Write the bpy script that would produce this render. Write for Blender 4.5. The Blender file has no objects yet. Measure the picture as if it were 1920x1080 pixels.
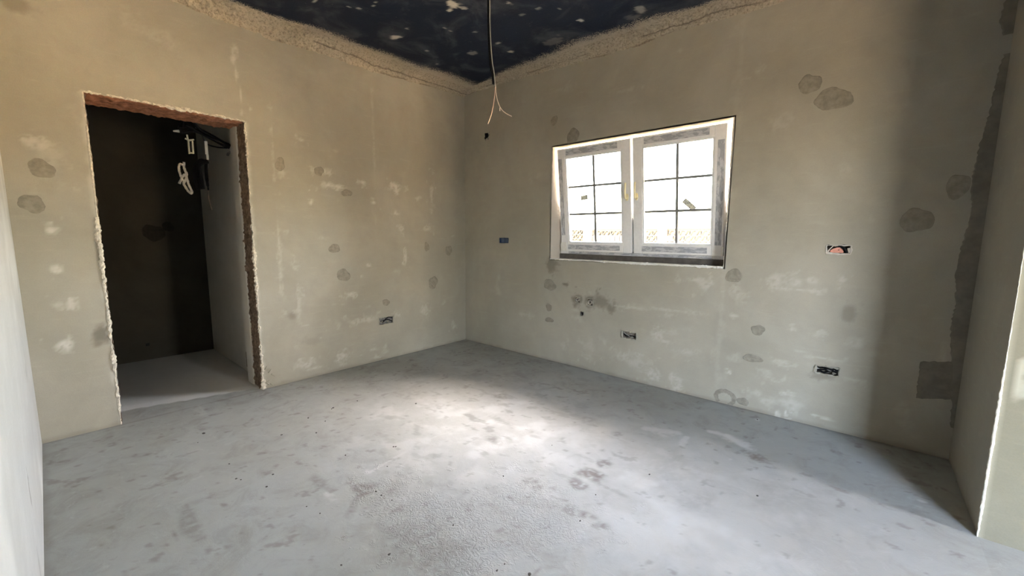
import bpy, bmesh, math, random
import numpy as np
from mathutils import Vector, Matrix

SC = bpy.context.scene
COL = SC.collection
PI = math.pi

# ------------------------------------------------------------------ camera
cam_data = bpy.data.cameras.new('camera')
cam_data.sensor_fit = 'HORIZONTAL'
cam_data.sensor_width = 36.0
cam_data.lens = 762.3 / 1920 * 36.0
cam_data.clip_start = 0.02
cam = bpy.data.objects.new('camera', cam_data)
COL.objects.link(cam)
_r, _u, _f = Vector((.7556, .6550, .0086)), Vector((-.0878, .0883, .9922)), Vector((-.6491, .7505, -.1243))
_m = Matrix((_r, _u, -_f)).transposed().to_4x4()
_m.translation = Vector((3.6153, -3.3182, 1.25))
cam.matrix_world = _m
SC.camera = cam

# ------------------------------------------------------------------ sky, sun, daylight portals, exposure
SUN_ELEV, SUN_AZ = math.radians(63), math.radians(45)      # azimuth measured from +Y towards +X
world = bpy.data.worlds.new('sky')
SC.world = world
world.use_nodes = True
wn = world.node_tree.nodes
wl = world.node_tree.links
sky = wn.new('ShaderNodeTexSky')
sky.sky_type = 'NISHITA'
sky.sun_disc = False
sky.sun_elevation = SUN_ELEV
sky.sun_rotation = SUN_AZ
sky.air_density = 1.0
sky.dust_density = 4.0
sky.ozone_density = 1.0
wn['Background'].inputs['Strength'].default_value = 1.0
wb = wn.new('ShaderNodeMix'); wb.data_type = 'RGBA'; wb.blend_type = 'MULTIPLY'      # hazy, warm-white sky
wb.inputs[0].default_value = 1.0; wb.inputs[7].default_value = (1.13, .99, .87, 1)
wl.new(sky.outputs['Color'], wb.inputs[6]); wl.new(wb.outputs[2], wn['Background'].inputs['Color'])

sun_data = bpy.data.lights.new('sun', 'SUN')
sun_data.energy = 20.0
sun_data.color = (1.0, .88, .70)
sun_data.angle = math.radians(.55)
sun = bpy.data.objects.new('sun', sun_data)
COL.objects.link(sun)
_d = Vector((math.sin(SUN_AZ) * math.cos(SUN_ELEV), math.cos(SUN_AZ) * math.cos(SUN_ELEV), math.sin(SUN_ELEV)))
sun.rotation_euler = _d.to_track_quat('Z', 'Y').to_euler()

def portal(name, loc, rot, sx, sy):
    d = bpy.data.lights.new(name, 'AREA')
    d.shape = 'RECTANGLE'; d.size = sx; d.size_y = sy
    d.cycles.is_portal = True
    o = bpy.data.objects.new(name, d); COL.objects.link(o)
    o.location = loc; o.rotation_euler = rot
ADDED_Y0, ADDED_Y1, ADDED_H, FAR_X = -1.40, -.86, 2.20, 6.9  # unseen side opening, added and sized for its daylight
BACK_Y, BX0, BX1, BZ0, BZ1 = -3.419, 5.17, 6.60, .40, 2.40      # unseen window added behind the camera for its daylight
WLX = 4.0                    # end of the wall at the left edge
portal('daylight_portal_kitchen', (2.04, .40, 1.58), (-PI/2, 0, 0), 1.55, 1.05)
portal('daylight_portal_added_side', (FAR_X + .32, (ADDED_Y0 + ADDED_Y1)/2, ADDED_H/2), (0, PI/2, 0), ADDED_H, ADDED_Y1 - ADDED_Y0)
portal('daylight_portal_added_back', ((BX0+BX1)/2, BACK_Y - .32, (BZ0+BZ1)/2), (PI/2, 0, 0), BX1-BX0, BZ1-BZ0)

SC.view_settings.view_transform = 'Standard'
SC.view_settings.look = 'None'
SC.view_settings.gamma = 1.0
SC.view_settings.use_curve_mapping = False
SC.view_settings.exposure = 4.05
SC.cycles.use_denoising = True
SC.cycles.max_bounces = 12
SC.cycles.diffuse_bounces = 8
SC.cycles.transparent_max_bounces = 16
SC.cycles.caustics_reflective = False
SC.cycles.sample_clamp_indirect = 20.0

# ------------------------------------------------------------------ helpers
H = 2.865                     # room height
XR, YP, YL = 4.083, -.811, -3.419    # return wall, pier front, left wall

def link(name, me, mat=None, parent=None, smooth=False):
    o = bpy.data.objects.new(name, me)
    COL.objects.link(o)
    if mat is not None:
        for m in (mat if isinstance(mat, (list, tuple)) else [mat]):
            me.materials.append(m)
    if smooth:
        me.polygons.foreach_set('use_smooth', [True] * len(me.polygons))
    if parent is not None:
        o.parent = parent
    return o

def pyobj(name, V, F, mat, parent=None, smooth=False):
    me = bpy.data.meshes.new(name)
    me.from_pydata([tuple(v) for v in V], [], F)
    me.update()
    return link(name, me, mat, parent, smooth)

def empty(name, loc=(0, 0, 0)):
    o = bpy.data.objects.new(name, None)
    COL.objects.link(o)
    o.location = loc
    o.empty_display_size = .05
    return o

def tag(o, label=None, cat=None, group=None, kind=None):
    if label: o['label'] = label
    if cat: o['category'] = cat
    if group: o['group'] = group
    if kind: o['kind'] = kind
    return o

class MB:
    """collects simple shapes into one mesh (local coordinates relative to 'org')"""
    def __init__(s, org=(0, 0, 0)):
        s.V = []; s.F = []; s.org = Vector(org)
    def add(s, V, F):
        n = len(s.V)
        s.V += [Vector(v) - s.org for v in V]
        s.F += [[i + n for i in f] for f in F]
        return s
    def box(s, x0, x1, y0, y1, z0, z1):
        V = [(x, y, z) for x in (x0, x1) for y in (y0, y1) for z in (z0, z1)]
        return s.add(V, [(0,1,3,2), (4,6,7,5), (0,4,5,1), (2,3,7,6), (0,2,6,4), (1,5,7,3)])
    def tube(s, pts, r, n=8, seed=None, amp=0.0, ridge=0.0, cap=True):
        pts = [Vector(p) for p in pts]
        rnd = random.Random(seed)
        V = []; F = []
        up = Vector((0, 0, 1))
        t0 = (pts[1] - pts[0]).normalized()
        a = t0.cross(up)
        if a.length < .1: a = t0.cross(Vector((1, 0, 0)))
        a.normalize()
        for i, p in enumerate(pts):
            t = (pts[min(i+1, len(pts)-1)] - pts[max(i-1, 0)]).normalized()
            a = (a - t * a.dot(t)).normalized()
            b = t.cross(a)
            rr = r[i] if isinstance(r, (list, tuple)) else r
            if ridge: rr *= 1 + (ridge if i % 2 else -ridge)
            for k in range(n):
                q = rr * (1 + (rnd.uniform(-amp, amp) if amp else 0))
                V.append(p + (a * math.cos(2*PI*k/n) + b * math.sin(2*PI*k/n)) * q)
        for i in range(len(pts) - 1):
            for k in range(n):
                F.append((i*n+k, i*n+(k+1) % n, (i+1)*n+(k+1) % n, (i+1)*n+k))
        if cap:
            F.append(tuple(range(n))[::-1]); F.append(tuple((len(pts)-1)*n + k for k in range(n)))
        return s.add(V, F)
    def build(s, name, mat, parent=None, smooth=False, bevel=0):
        o = pyobj(name, s.V, s.F, mat, parent, smooth)
        if parent is None: o.location = s.org
        if bevel:
            m = o.modifiers.new('bevel', 'BEVEL'); m.width = bevel; m.segments = 2; m.limit_method = 'ANGLE'
        return o

def spline(pts, n=8):
    """Catmull-Rom through pts"""
    P = [Vector(p) for p in pts]
    P = [P[0] * 2 - P[1]] + P + [P[-1] * 2 - P[-2]]
    out = []
    for i in range(1, len(P) - 2):
        for k in range(n):
            t = k / n
            a, b, c, d = P[i-1], P[i], P[i+1], P[i+2]
            out.append(.5 * ((2*b) + (c - a)*t + (2*a - 5*b + 4*c - d)*t*t + (3*b - a - 3*c + d)*t**3))
    out.append(P[-2])
    return out

def vnoise(x, y, scale, seed=0):
    """smooth value noise in [-1, 1], numpy"""
    rs = np.random.RandomState(seed)
    T = rs.uniform(-1, 1, (257, 257))
    x = np.asarray(x) / scale + 1000.37; y = np.asarray(y) / scale + 1000.71
    xi = np.floor(x).astype(int); yi = np.floor(y).astype(int)
    fx = x - xi; fy = y - yi
    fx = fx*fx*(3 - 2*fx); fy = fy*fy*(3 - 2*fy)
    g = lambda i, j: T[i % 256, j % 256]
    return (g(xi, yi)*(1-fx) + g(xi+1, yi)*fx)*(1-fy) + (g(xi, yi+1)*(1-fx) + g(xi+1, yi+1)*fx)*fy

def fbm(x, y, scale, seed=0, oct=4):
    s = 0; a = 1; t = 0
    for i in range(oct):
        s = s + a * vnoise(x, y, scale / 2**i, seed + i*7); t += a; a *= .5
    return s / t

def sstep(a, b, x):
    t = np.clip((x - a) / (b - a), 0, 1)
    return t*t*(3 - 2*t)

def blobs(U, V, marks, edge=.25, rag=.35, seed=3, streaky=False):
    out = np.zeros_like(U)
    n1 = fbm(U, V, .06, seed); n2 = fbm(U, V, .02, seed + 50)
    for k, (u, v, ru, rv, st) in enumerate(marks):
        sel = (abs(U - u) < ru*2 + .02) & (abs(V - v) < rv*2 + .02)
        if not sel.any(): continue
        d = np.sqrt(((U[sel]-u)/max(ru, .004))**2 + ((V[sel]-v)/max(rv, .004))**2)
        d = d * (1 + rag*n1[sel]*1.4 + rag*n2[sel])
        m = (1 - sstep(1 - edge, 1 + edge, d)) * st
        if streaky: m = m * np.clip(.75 + 1.3*n2[sel], 0, 1)
        out[sel] = np.maximum(out[sel], m)
    return out

def lines(a, b, step, extra=()):
    n = max(2, int(round((b - a) / step)) + 1)
    L = list(np.linspace(a, b, n))
    for e in extra:
        if a < e < b:
            i = int(np.argmin([abs(q - e) for q in L]))
            if 0 < i < len(L) - 1 and abs(L[i] - e) < step*.6 and L[i] not in extra: L[i] = e
            else: L.append(e)
    return np.array(sorted(set(L)))

def sheet(us, vs, to3d, holes=(), jitter=None):
    """grid sheet; returns mesh, U, V"""
    U, V = np.meshgrid(us, vs, indexing='ij')
    nu, nv = U.shape
    U0, V0 = U.copy(), V.copy()
    if jitter: U, V = jitter(U, V)
    P = to3d(U, V).reshape(-1, 3)
    I = np.arange(nu*nv).reshape(nu, nv)
    Q = np.stack([I[:-1, :-1], I[1:, :-1], I[1:, 1:], I[:-1, 1:]], -1)
    cu = (U0[:-1, :-1] + U0[1:, :-1])/2; cv = (V0[:-1, :-1] + V0[:-1, 1:])/2
    keep = np.ones(cu.shape, bool)
    for (a, b, c, d) in holes:
        keep &= ~((cu > a) & (cu < b) & (cv > c) & (cv < d))
    Q = Q[keep]
    me = bpy.data.meshes.new('sheet')
    me.vertices.add(nu*nv); me.vertices.foreach_set('co', P.astype(np.float32).ravel())
    me.loops.add(len(Q)*4); me.loops.foreach_set('vertex_index', Q.astype(np.int32).ravel())
    me.polygons.add(len(Q)); me.polygons.foreach_set('loop_start', np.arange(0, len(Q)*4, 4, dtype=np.int32))
    me.update(calc_edges=True)
    return me, U, V

def attr(me, name, A, n=None):
    a = me.attributes.new(name, 'FLOAT', 'POINT')
    arr = np.zeros(len(me.vertices), np.float32)
    arr[:A.size] = A.ravel()
    a.data.foreach_set('value', arr)

def join_boxes(me, boxes):
    """append plain boxes to a mesh"""
    bm = bmesh.new(); bm.from_mesh(me)
    for (x0, x1, y0, y1, z0, z1) in boxes:
        v = [bm.verts.new((x, y, z)) for x in (x0, x1) for y in (y0, y1) for z in (z0, z1)]
        for f in [(0,1,3,2), (4,6,7,5), (0,4,5,1), (2,3,7,6), (0,2,6,4), (1,5,7,3)]:
            bm.faces.new([v[i] for i in f])
    bm.to_mesh(me); bm.free()

# ------------------------------------------------------------------ materials
def new_mat(name):
    m = bpy.data.materials.new(name); m.use_nodes = True
    nt = m.node_tree
    return m, nt, nt.nodes['Principled BSDF']

def N(nt, t, **kw):
    n = nt.nodes.new(t)
    for k, v in kw.items(): setattr(n, k, v)
    return n

def setin(n, **kw):
    for k, v in kw.items(): n.inputs[k.replace('_', ' ')].default_value = v
    return n

def mixc(nt, fac, a, b, blend='MIX'):
    n = N(nt, 'ShaderNodeMix', data_type='RGBA', blend_type=blend)
    for sock, val in ((n.inputs[0], fac), (n.inputs[6], a), (n.inputs[7], b)):
        if isinstance(val, bpy.types.NodeSocket): nt.links.new(val, sock)
        elif isinstance(val, (int, float)): sock.default_value = val
        else: sock.default_value = (*val[:3], 1)
    return n.outputs[2]

def mapr(nt, val, a, b, c=0., d=1., smooth=True):
    n = N(nt, 'ShaderNodeMapRange'); n.interpolation_type = 'SMOOTHSTEP' if smooth else 'LINEAR'
    setin(n, From_Min=a, From_Max=b, To_Min=c, To_Max=d)
    nt.links.new(val, n.inputs['Value'])
    return n.outputs['Result']

def coords(nt, scale=(1, 1, 1)):
    t = N(nt, 'ShaderNodeTexCoord'); m = N(nt, 'ShaderNodeMapping')
    m.inputs['Scale'].default_value = scale
    nt.links.new(t.outputs['Object'], m.inputs['Vector'])
    return m.outputs['Vector']

def noise(nt, vec, scale, detail=4, rough=.55, dist=0):
    n = N(nt, 'ShaderNodeTexNoise')
    setin(n, Scale=scale, Detail=detail, Roughness=rough, Distortion=dist)
    nt.links.new(vec, n.inputs['Vector'])
    return n.outputs['Fac']

def attrn(nt, name):
    n = N(nt, 'ShaderNodeAttribute', attribute_name=name)
    return n.outputs['Fac']

def bump(nt, hgt, strength, dist, prev=None):
    b = N(nt, 'ShaderNodeBump'); setin(b, Strength=strength, Distance=dist)
    nt.links.new(hgt, b.inputs['Height'])
    if prev is not None: nt.links.new(prev, b.inputs['Normal'])
    return b.outputs['Normal']

def plaster(name, A, B, dark=(.165, .15, .12), chalk=(.60, .59, .54), rough=.9, attrs=True, grain=1.0):
    m, nt, bs = new_mat(name)
    v = coords(nt)
    big = noise(nt, v, 1.3, 5, .6, .4)
    c = mixc(nt, mapr(nt, big, .35, .68), A, B)
    mid = noise(nt, v, 7, 5, .65)
    c = mixc(nt, mapr(nt, mid, .40, .75, 0, .22), c, tuple(x*.80 for x in A))
    # faint trowel streaks
    st = noise(nt, coords(nt, (2.2, 2.2, 14)), 2.4, 4, .6, .6)
    c = mixc(nt, mapr(nt, st, .55, .75, 0, .18), c, tuple(min(1, x*1.22) for x in B))
    fine = noise(nt, v, 160, 3, .7)
    c = mixc(nt, mapr(nt, fine, .3, .75, 0, .14), c, tuple(x*.6 for x in A))
    if attrs:
        c = mixc(nt, attrn(nt, 'dark'), c, dark)
        c = mixc(nt, attrn(nt, 'chalk'), c, chalk)
    nt.links.new(c, bs.inputs['Base Color'])
    bs.inputs['Roughness'].default_value = rough
    bs.inputs['Specular IOR Level'].default_value = .25
    n1 = bump(nt, mid, .25*grain, .012)
    n2 = bump(nt, fine, .35*grain, .0015, n1)
    nt.links.new(n2, bs.inputs['Normal'])
    return m

def simple(name, col, rough=.6, metal=0., var=.15, scale=40, bmp=0., bdist=.002, spec=.5):
    m, nt, bs = new_mat(name)
    v = coords(nt)
    n = noise(nt, v, scale, 4, .6)
    c = mixc(nt, mapr(nt, n, .3, .7), tuple(x*(1-var) for x in col), tuple(min(1, x*(1+var)) for x in col))
    nt.links.new(c, bs.inputs['Base Color'])
    bs.inputs['Roughness'].default_value = rough
    bs.inputs['Metallic'].default_value = metal
    bs.inputs['Specular IOR Level'].default_value = spec
    if bmp:
        nt.links.new(bump(nt, n, bmp, bdist), bs.inputs['Normal'])
    return m

WALL_A, WALL_B = (.345, .325, .268), (.40, .38, .32)
M_wall = plaster('wall_plaster', WALL_A, WALL_B)
M_wall_plain = plaster('rim_plaster', WALL_A, WALL_B, attrs=False)
M_wall_white = plaster('left_wall_plaster', (.47, .465, .44), (.54, .535, .51), chalk=(.70, .70, .67))
M_reveal = plaster('reveal_plaster', (.54, .51, .46), (.60, .57, .52), attrs=False)
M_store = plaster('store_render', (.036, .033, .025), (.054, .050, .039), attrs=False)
M_store_side = plaster('store_side_plaster', (.62, .60, .54), (.68, .66, .60), attrs=False)
M_sill_lit = plaster('lit_sill_plaster', (.78, .77, .74), (.84, .83, .80), attrs=False)  # sill plaster whitened to stand in for light on the ledge
M_patch = simple('fresh_filler', (.265, .25, .207), .95, var=.16, scale=28, bmp=.4, bdist=.002, spec=.15)
M_patch_dark = simple('damp_mortar', (.19, .175, .145), .95, var=.15, scale=14, bmp=.3, bdist=.003, spec=.15)
M_stain = simple('dark_stain_filler', (.018, .016, .012), .95, var=.2)
M_chip = simple('chipped_plaster', (.62, .58, .50), .95, var=.2, scale=60, bmp=.6, bdist=.004, spec=.15)
M_brick = simple('red_clay', (.36, .17, .10), .9, var=.35, scale=22, bmp=.7, bdist=.006, spec=.2)
M_rough_brown = simple('rough_brown_mortar', (.20, .145, .105), .95, var=.45, scale=35, bmp=1.0, bdist=.012, spec=.15)
M_black = simple('black_plastic', (.005, .005, .006), .6, var=.2, spec=.15)
M_cable_grey = simple('grey_sheath', (.22, .22, .21), .5, var=.15)
M_white_plastic = simple('white_plastic', (.75, .74, .70), .4, var=.05)
M_upvc = simple('white_window_profile', (.80, .81, .82), .32, var=.03)
M_copper = simple('copper_wire', (.50, .36, .29), .5, .2, var=.15)
M_steel_wire = simple('tinned_wire', (.58, .50, .42), .5, .2, var=.12)
M_blue_box = simple('blue_plastic', (.022, .05, .12), .5, var=.15)
M_coral = simple('coral_plastic', (.72, .34, .26), .6, var=.12, scale=60)
M_cream = simple('cream_handle', (.86, .78, .50), .35, 0., var=.05)
M_sill_dark = simple('dark_sill_profile', (.095, .085, .078), .6, var=.25, scale=18)
M_concrete_ext = simple('shaded_concrete_blocks', (.016, .0145, .011), .9, var=.15, scale=12)  # fence colours near black, standing in for backlit shade
M_post_ext = simple('shaded_render_post', (.045, .043, .038), .9, var=.08, scale=9)
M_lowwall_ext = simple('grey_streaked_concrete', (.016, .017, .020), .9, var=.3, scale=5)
M_ground_ext = simple('sunlit_sandy_paving', (.50, .39, .24), .95, var=.12, scale=3)
M_facade = simple('facade_render', (.55, .52, .46), .95, var=.08, scale=6)
M_crumb = simple('dark_crumb', (.09, .085, .075), .95, var=.4, scale=80)
M_bead = simple('bright_corner_bead', (.84, .80, .68), .6, var=.1, scale=90)

def mat_ceiling():
    m, nt, bs = new_mat('navy_sealed_ceiling')
    v = coords(nt)
    cl = noise(nt, v, 3.2, 6, .62, .6)
    c = mixc(nt, mapr(nt, cl, .45, .72), (.0190, .0250, .0420), (.068, .074, .088))
    n2 = noise(nt, coords(nt, (1, 1, 1)), 14, 5, .7, .3)
    c = mixc(nt, mapr(nt, n2, .60, .80, 0, .5), c, (.085, .086, .088))
    sp = noise(nt, v, 70, 2, .5)
    c = mixc(nt, mapr(nt, sp, .74, .80, 0, .5), c, (.30, .28, .25))
    plas = mixc(nt, noise(nt, v, 20, 4, .6), (.40, .355, .275), (.53, .47, .38))
    # stippled overspray towards the walls
    gr = noise(nt, v, 130, 3, .7)
    mm = N(nt, 'ShaderNodeMath', operation='MULTIPLY_ADD')
    nt.links.new(mapr(nt, gr, .32, .68), mm.inputs[0]); mm.inputs[1].default_value = 1.0
    sub = N(nt, 'ShaderNodeMath', operation='MULTIPLY_ADD')
    nt.links.new(attrn(nt, 'spray'), sub.inputs[0]); sub.inputs[1].default_value = 1.7; sub.inputs[2].default_value = -1.1
    nt.links.new(sub.outputs[0], mm.inputs[2])
    f = mapr(nt, mm.outputs[0], .12, .55)
    c = mixc(nt, f, c, plas)
    c = mixc(nt, attrn(nt, 'chalk'), c, (.62, .58, .50))
    nt.links.new(c, bs.inputs['Base Color'])
    bs.inputs['Roughness'].default_value = .7
    bs.inputs['Specular IOR Level'].default_value = .08
    nt.links.new(bump(nt, gr, .6, .006), bs.inputs['Normal'])
    return m
M_ceiling = mat_ceiling()

def mat_cove():
    m, nt, bs = new_mat('rough_cove_plaster')
    v = coords(nt)
    big = noise(nt, v, 5, 4, .6)
    c = mixc(nt, big, (.40, .35, .265), (.56, .50, .40))
    gr = noise(nt, v, 62, 4, .72)
    c = mixc(nt, mapr(nt, gr, .30, .56, .75, 0), c, (.17, .145, .11))
    c = mixc(nt, attrn(nt, 'dark'), c, (.10, .085, .07))
    nt.links.new(c, bs.inputs['Base Color'])
    bs.inputs['Roughness'].default_value = .95
    bs.inputs['Specular IOR Level'].default_value = .15
    nt.links.new(bump(nt, gr, 1.0, .010), bs.inputs['Normal'])
    return m
M_cove = mat_cove()

def mat_floor():
    m, nt, bs = new_mat('raw_concrete_screed')
    v = coords(nt)
    big = noise(nt, v, .9, 5, .6, .5)
    c = mixc(nt, mapr(nt, big, .35, .66), (.305, .310, .288), (.345, .360, .350))
    mid = noise(nt, v, 5.5, 6, .68, .8)
    c = mixc(nt, mapr(nt, mid, .46, .72, 0, .42), c, (.215, .205, .18))
    mid2 = noise(nt, v, 13, 6, .7, .8)
    c = mixc(nt, mapr(nt, mid2, .55, .74, 0, .35), c, (.46, .465, .46))
    fl = noise(nt, v, 38, 4, .6, .3)
    c = mixc(nt, mapr(nt, fl, .64, .76, 0, .40), c, (.17, .165, .145))
    c = mixc(nt, attrn(nt, 'dark'), c, (.135, .112, .095))
    c = mixc(nt, attrn(nt, 'chalk'), c, (.62, .63, .62))  # scuffs and dust, plus the painted light pools
    # worm-like trodden mortar
    wv = N(nt, 'ShaderNodeTexNoise'); setin(wv, Scale=34., Detail=2., Roughness=.5, Distortion=2.6)
    nt.links.new(v, wv.inputs['Vector'])
    worm = mapr(nt, wv.outputs['Fac'], .42, .58)
    wm = N(nt, 'ShaderNodeMath', operation='MULTIPLY')
    nt.links.new(worm, wm.inputs[0]); nt.links.new(attrn(nt, 'worm'), wm.inputs[1])
    nt.links.new(c, bs.inputs['Base Color'])
    rg = mapr(nt, mid, .3, .7, .55, .85)
    nt.links.new(rg, bs.inputs['Roughness'])
    bs.inputs['Specular IOR Level'].default_value = .35
    n1 = bump(nt, mid2, .35, .006)
    n2 = bump(nt, wm.outputs[0], .55, .007, n1)
    fine = noise(nt, v, 190, 2, .6)
    n3 = bump(nt, fine, .25, .001, n2)
    nt.links.new(n3, bs.inputs['Normal'])
    return m
M_floor = mat_floor()

def mat_glass():
    m, nt, bs = new_mat('window_glass')
    nt.nodes.remove(bs)
    out = nt.nodes['Material Output']
    tr = N(nt, 'ShaderNodeBsdfTransparent'); tr.inputs['Color'].default_value = (.93, .95, .94, 1)
    gl = N(nt, 'ShaderNodeBsdfGlossy'); gl.inputs['Roughness'].default_value = .02
    fr = N(nt, 'ShaderNodeFresnel'); fr.inputs['IOR'].default_value = 1.45
    mx = N(nt, 'ShaderNodeMixShader')
    nt.links.new(fr.outputs[0], mx.inputs[0]); nt.links.new(tr.outputs[0], mx.inputs[1]); nt.links.new(gl.outputs[0], mx.inputs[2])
    nt.links.new(mx.outputs[0], out.inputs['Surface'])
    return m
M_glass = mat_glass()

def mat_film(horizontal):
    """translucent protective film with rows of blurred dark print"""
    m, nt, bs = new_mat('printed_protective_film_' + ('h' if horizontal else 'v'))
    sc = (1, 1, 3.2) if horizontal else (3.2, 1, 1)
    a = noise(nt, coords(nt, tuple(x*9 for x in sc)), 2.2, 2, .5)
    b = noise(nt, coords(nt, tuple(x*30 for x in sc)), 1.4, 2, .6)
    c = mixc(nt, mapr(nt, a, .46, .54, 0, .65), (.56, .58, .61), (.26, .28, .33))
    c = mixc(nt, mapr(nt, b, .56, .66, 0, .45), c, (.20, .21, .25))
    nt.links.new(c, bs.inputs['Base Color'])
    bs.inputs['Roughness'].default_value = .35
    return m
M_film_h, M_film_v = mat_film(True), mat_film(False)

def mat_sticker():
    m, nt, bs = new_mat('printed_sticker')
    a = noise(nt, coords(nt, (1, 1, 1)), 95, 2, .5)
    c = mixc(nt, mapr(nt, a, .48, .56), (.70, .70, .60), (.38, .38, .33))
    nt.links.new(c, bs.inputs['Base Color']); bs.inputs['Roughness'].default_value = .5
    return m
M_sticker = mat_sticker()

# ------------------------------------------------------------------ marks measured on the walls, ceiling and floor (metres)
PATCH_DOOR = [(-3.275, 1.617, 0.055, 0.051), (-3.329, 1.415, 0.048, 0.054), (-2.0, 1.814, 0.036, 0.054), (-1.692, 1.798, 0.041, 0.04), (-1.45, 1.635, 0.051, 0.033), (-1.587, 1.134, 0.049, 0.043), (-1.513, 0.888, 0.061, 0.059), (-0.565, 1.136, 0.036, 0.046), (-0.257, 1.089, 0.048, 0.061), (-0.485, 0.738, 0.059, 0.072), (-1.081, 0.584, 0.042, 0.033)]
PATCH_WIN = [(3.251, 2.238, 0.057, 0.063), (3.379, 2.12, 0.096, 0.068), (3.966, 1.545, 0.05, 0.063), (3.821, 1.366, 0.066, 0.073), (1.474, 2.183, 0.064, 0.072), (1.259, 2.358, 0.037, 0.044), (1.248, 0.777, 0.072, 0.059), (1.241, 0.548, 0.04, 0.038), (1.25, 0.418, 0.06, 0.022), (2.9, 0.982, 0.06, 0.047), (3.081, 0.603, 0.04, 0.042), (3.063, 0.39, 0.06, 0.031), (3.025, 0.051, 0.038, 0.032)]
DARK_DOOR = [(-3.289, 2.485, 0.054, 0.045, 0.5), (-3.12, 0.616, 0.033, 0.048, 0.8), (-1.976, 0.574, 0.03, 0.027, 0.4), (-1.826, 0.324, 0.091, 0.029, 0.2)]
DARK_WIN = [(1.269, 0.977, 0.052, 0.074, 0.7), (1.426, 0.798, 0.031, 0.016, 0.8), (1.831, 0.669, 0.087, 0.059, 0.7), (1.929, 0.626, 0.047, 0.048, 0.7), (3.566, 0.786, 0.041, 0.061, 0.45), (3.48, 0.356, 0.05, 0.029, 0.5), (1.576, 0.661, 0.053, 0.051, 0.8), (1.709, 0.655, 0.056, 0.06, 0.8)]
CHALK_DOOR = [(-3.278, 1.758, 0.044, 0.036, 0.6), (-3.271, 1.266, 0.029, 0.022, 0.9), (-3.273, 1.309, 0.021, 0.012, 0.6), (-3.266, 1.037, 0.025, 0.028, 0.8), (-3.278, 0.575, 0.034, 0.033, 0.9), (-3.23, 0.831, 0.011, 0.032, 0.6), (-3.283, 0.821, 0.017, 0.022, 0.4), (-1.65, 1.799, 0.065, 0.023, 0.6), (-1.632, 1.692, 0.066, 0.023, 0.7), (-1.513, 1.685, 0.069, 0.028, 0.7), (-0.921, 1.737, 0.068, 0.032, 0.8), (-1.278, 1.747, 0.027, 0.02, 0.7), (-1.186, 1.567, 0.034, 0.02, 0.7), (-1.777, 1.536, 0.022, 0.018, 0.8), (-0.929, 1.478, 0.031, 0.021, 0.9), (-0.877, 1.325, 0.032, 0.027, 0.7), (-0.84, 1.056, 0.02, 0.089, 0.7), (-0.488, 1.705, 0.022, 0.125, 0.5), (-1.557, 0.134, 0.056, 0.025, 0.6), (-1.438, 0.707, 0.053, 0.02, 0.6), (-0.567, 1.331, 0.05, 0.023, 0.5), (-1.332, 1.747, 0.011, 0.01, 0.6), (-0.644, 1.653, 0.041, 0.022, 0.5), (-1.325, 0.44, 0.194, 0.026, 0.45), (-1.886, 0.12, 0.054, 0.029, 0.5), (-1.815, 0.078, 0.064, 0.015, 0.5), (-1.239, 0.13, 0.081, 0.016, 0.4), (-1.196, 0.038, 0.059, 0.016, 0.4), (-0.602, 0.421, 0.029, 0.042, 0.4), (-0.196, 0.187, 0.033, 0.032, 0.4), (-1.254, 0.97, 0.022, 0.015, 0.6), (-1.335, 0.866, 0.016, 0.015, 0.5), (-1.824, 2.031, 0.021, 0.013, 0.6), (-1.538, 1.992, 0.039, 0.018, 0.3), (-2.276, 2.526, 0.014, 0.052, 0.6), (-2.262, 2.419, 0.01, 0.068, 0.6), (-2.243, 2.293, 0.007, 0.069, 0.5), (-1.916, 0.714, 0.017, 0.183, 0.35), (-2.049, 1.84, 0.008, 0.248, 0.35), (-2.046, 1.08, 0.012, 0.347, 0.4), (-1.162, 2.212, 0.011, 0.538, 0.2), (-2.685, 2.529, 0.083, 0.067, 0.2), (-3.246, 1.669, 0.062, 0.091, 0.25), (-2.183, 2.194, 0.011, 0.024, 0.6), (-3.098, 1.906, 0.022, 0.093, 0.15)]
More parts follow.
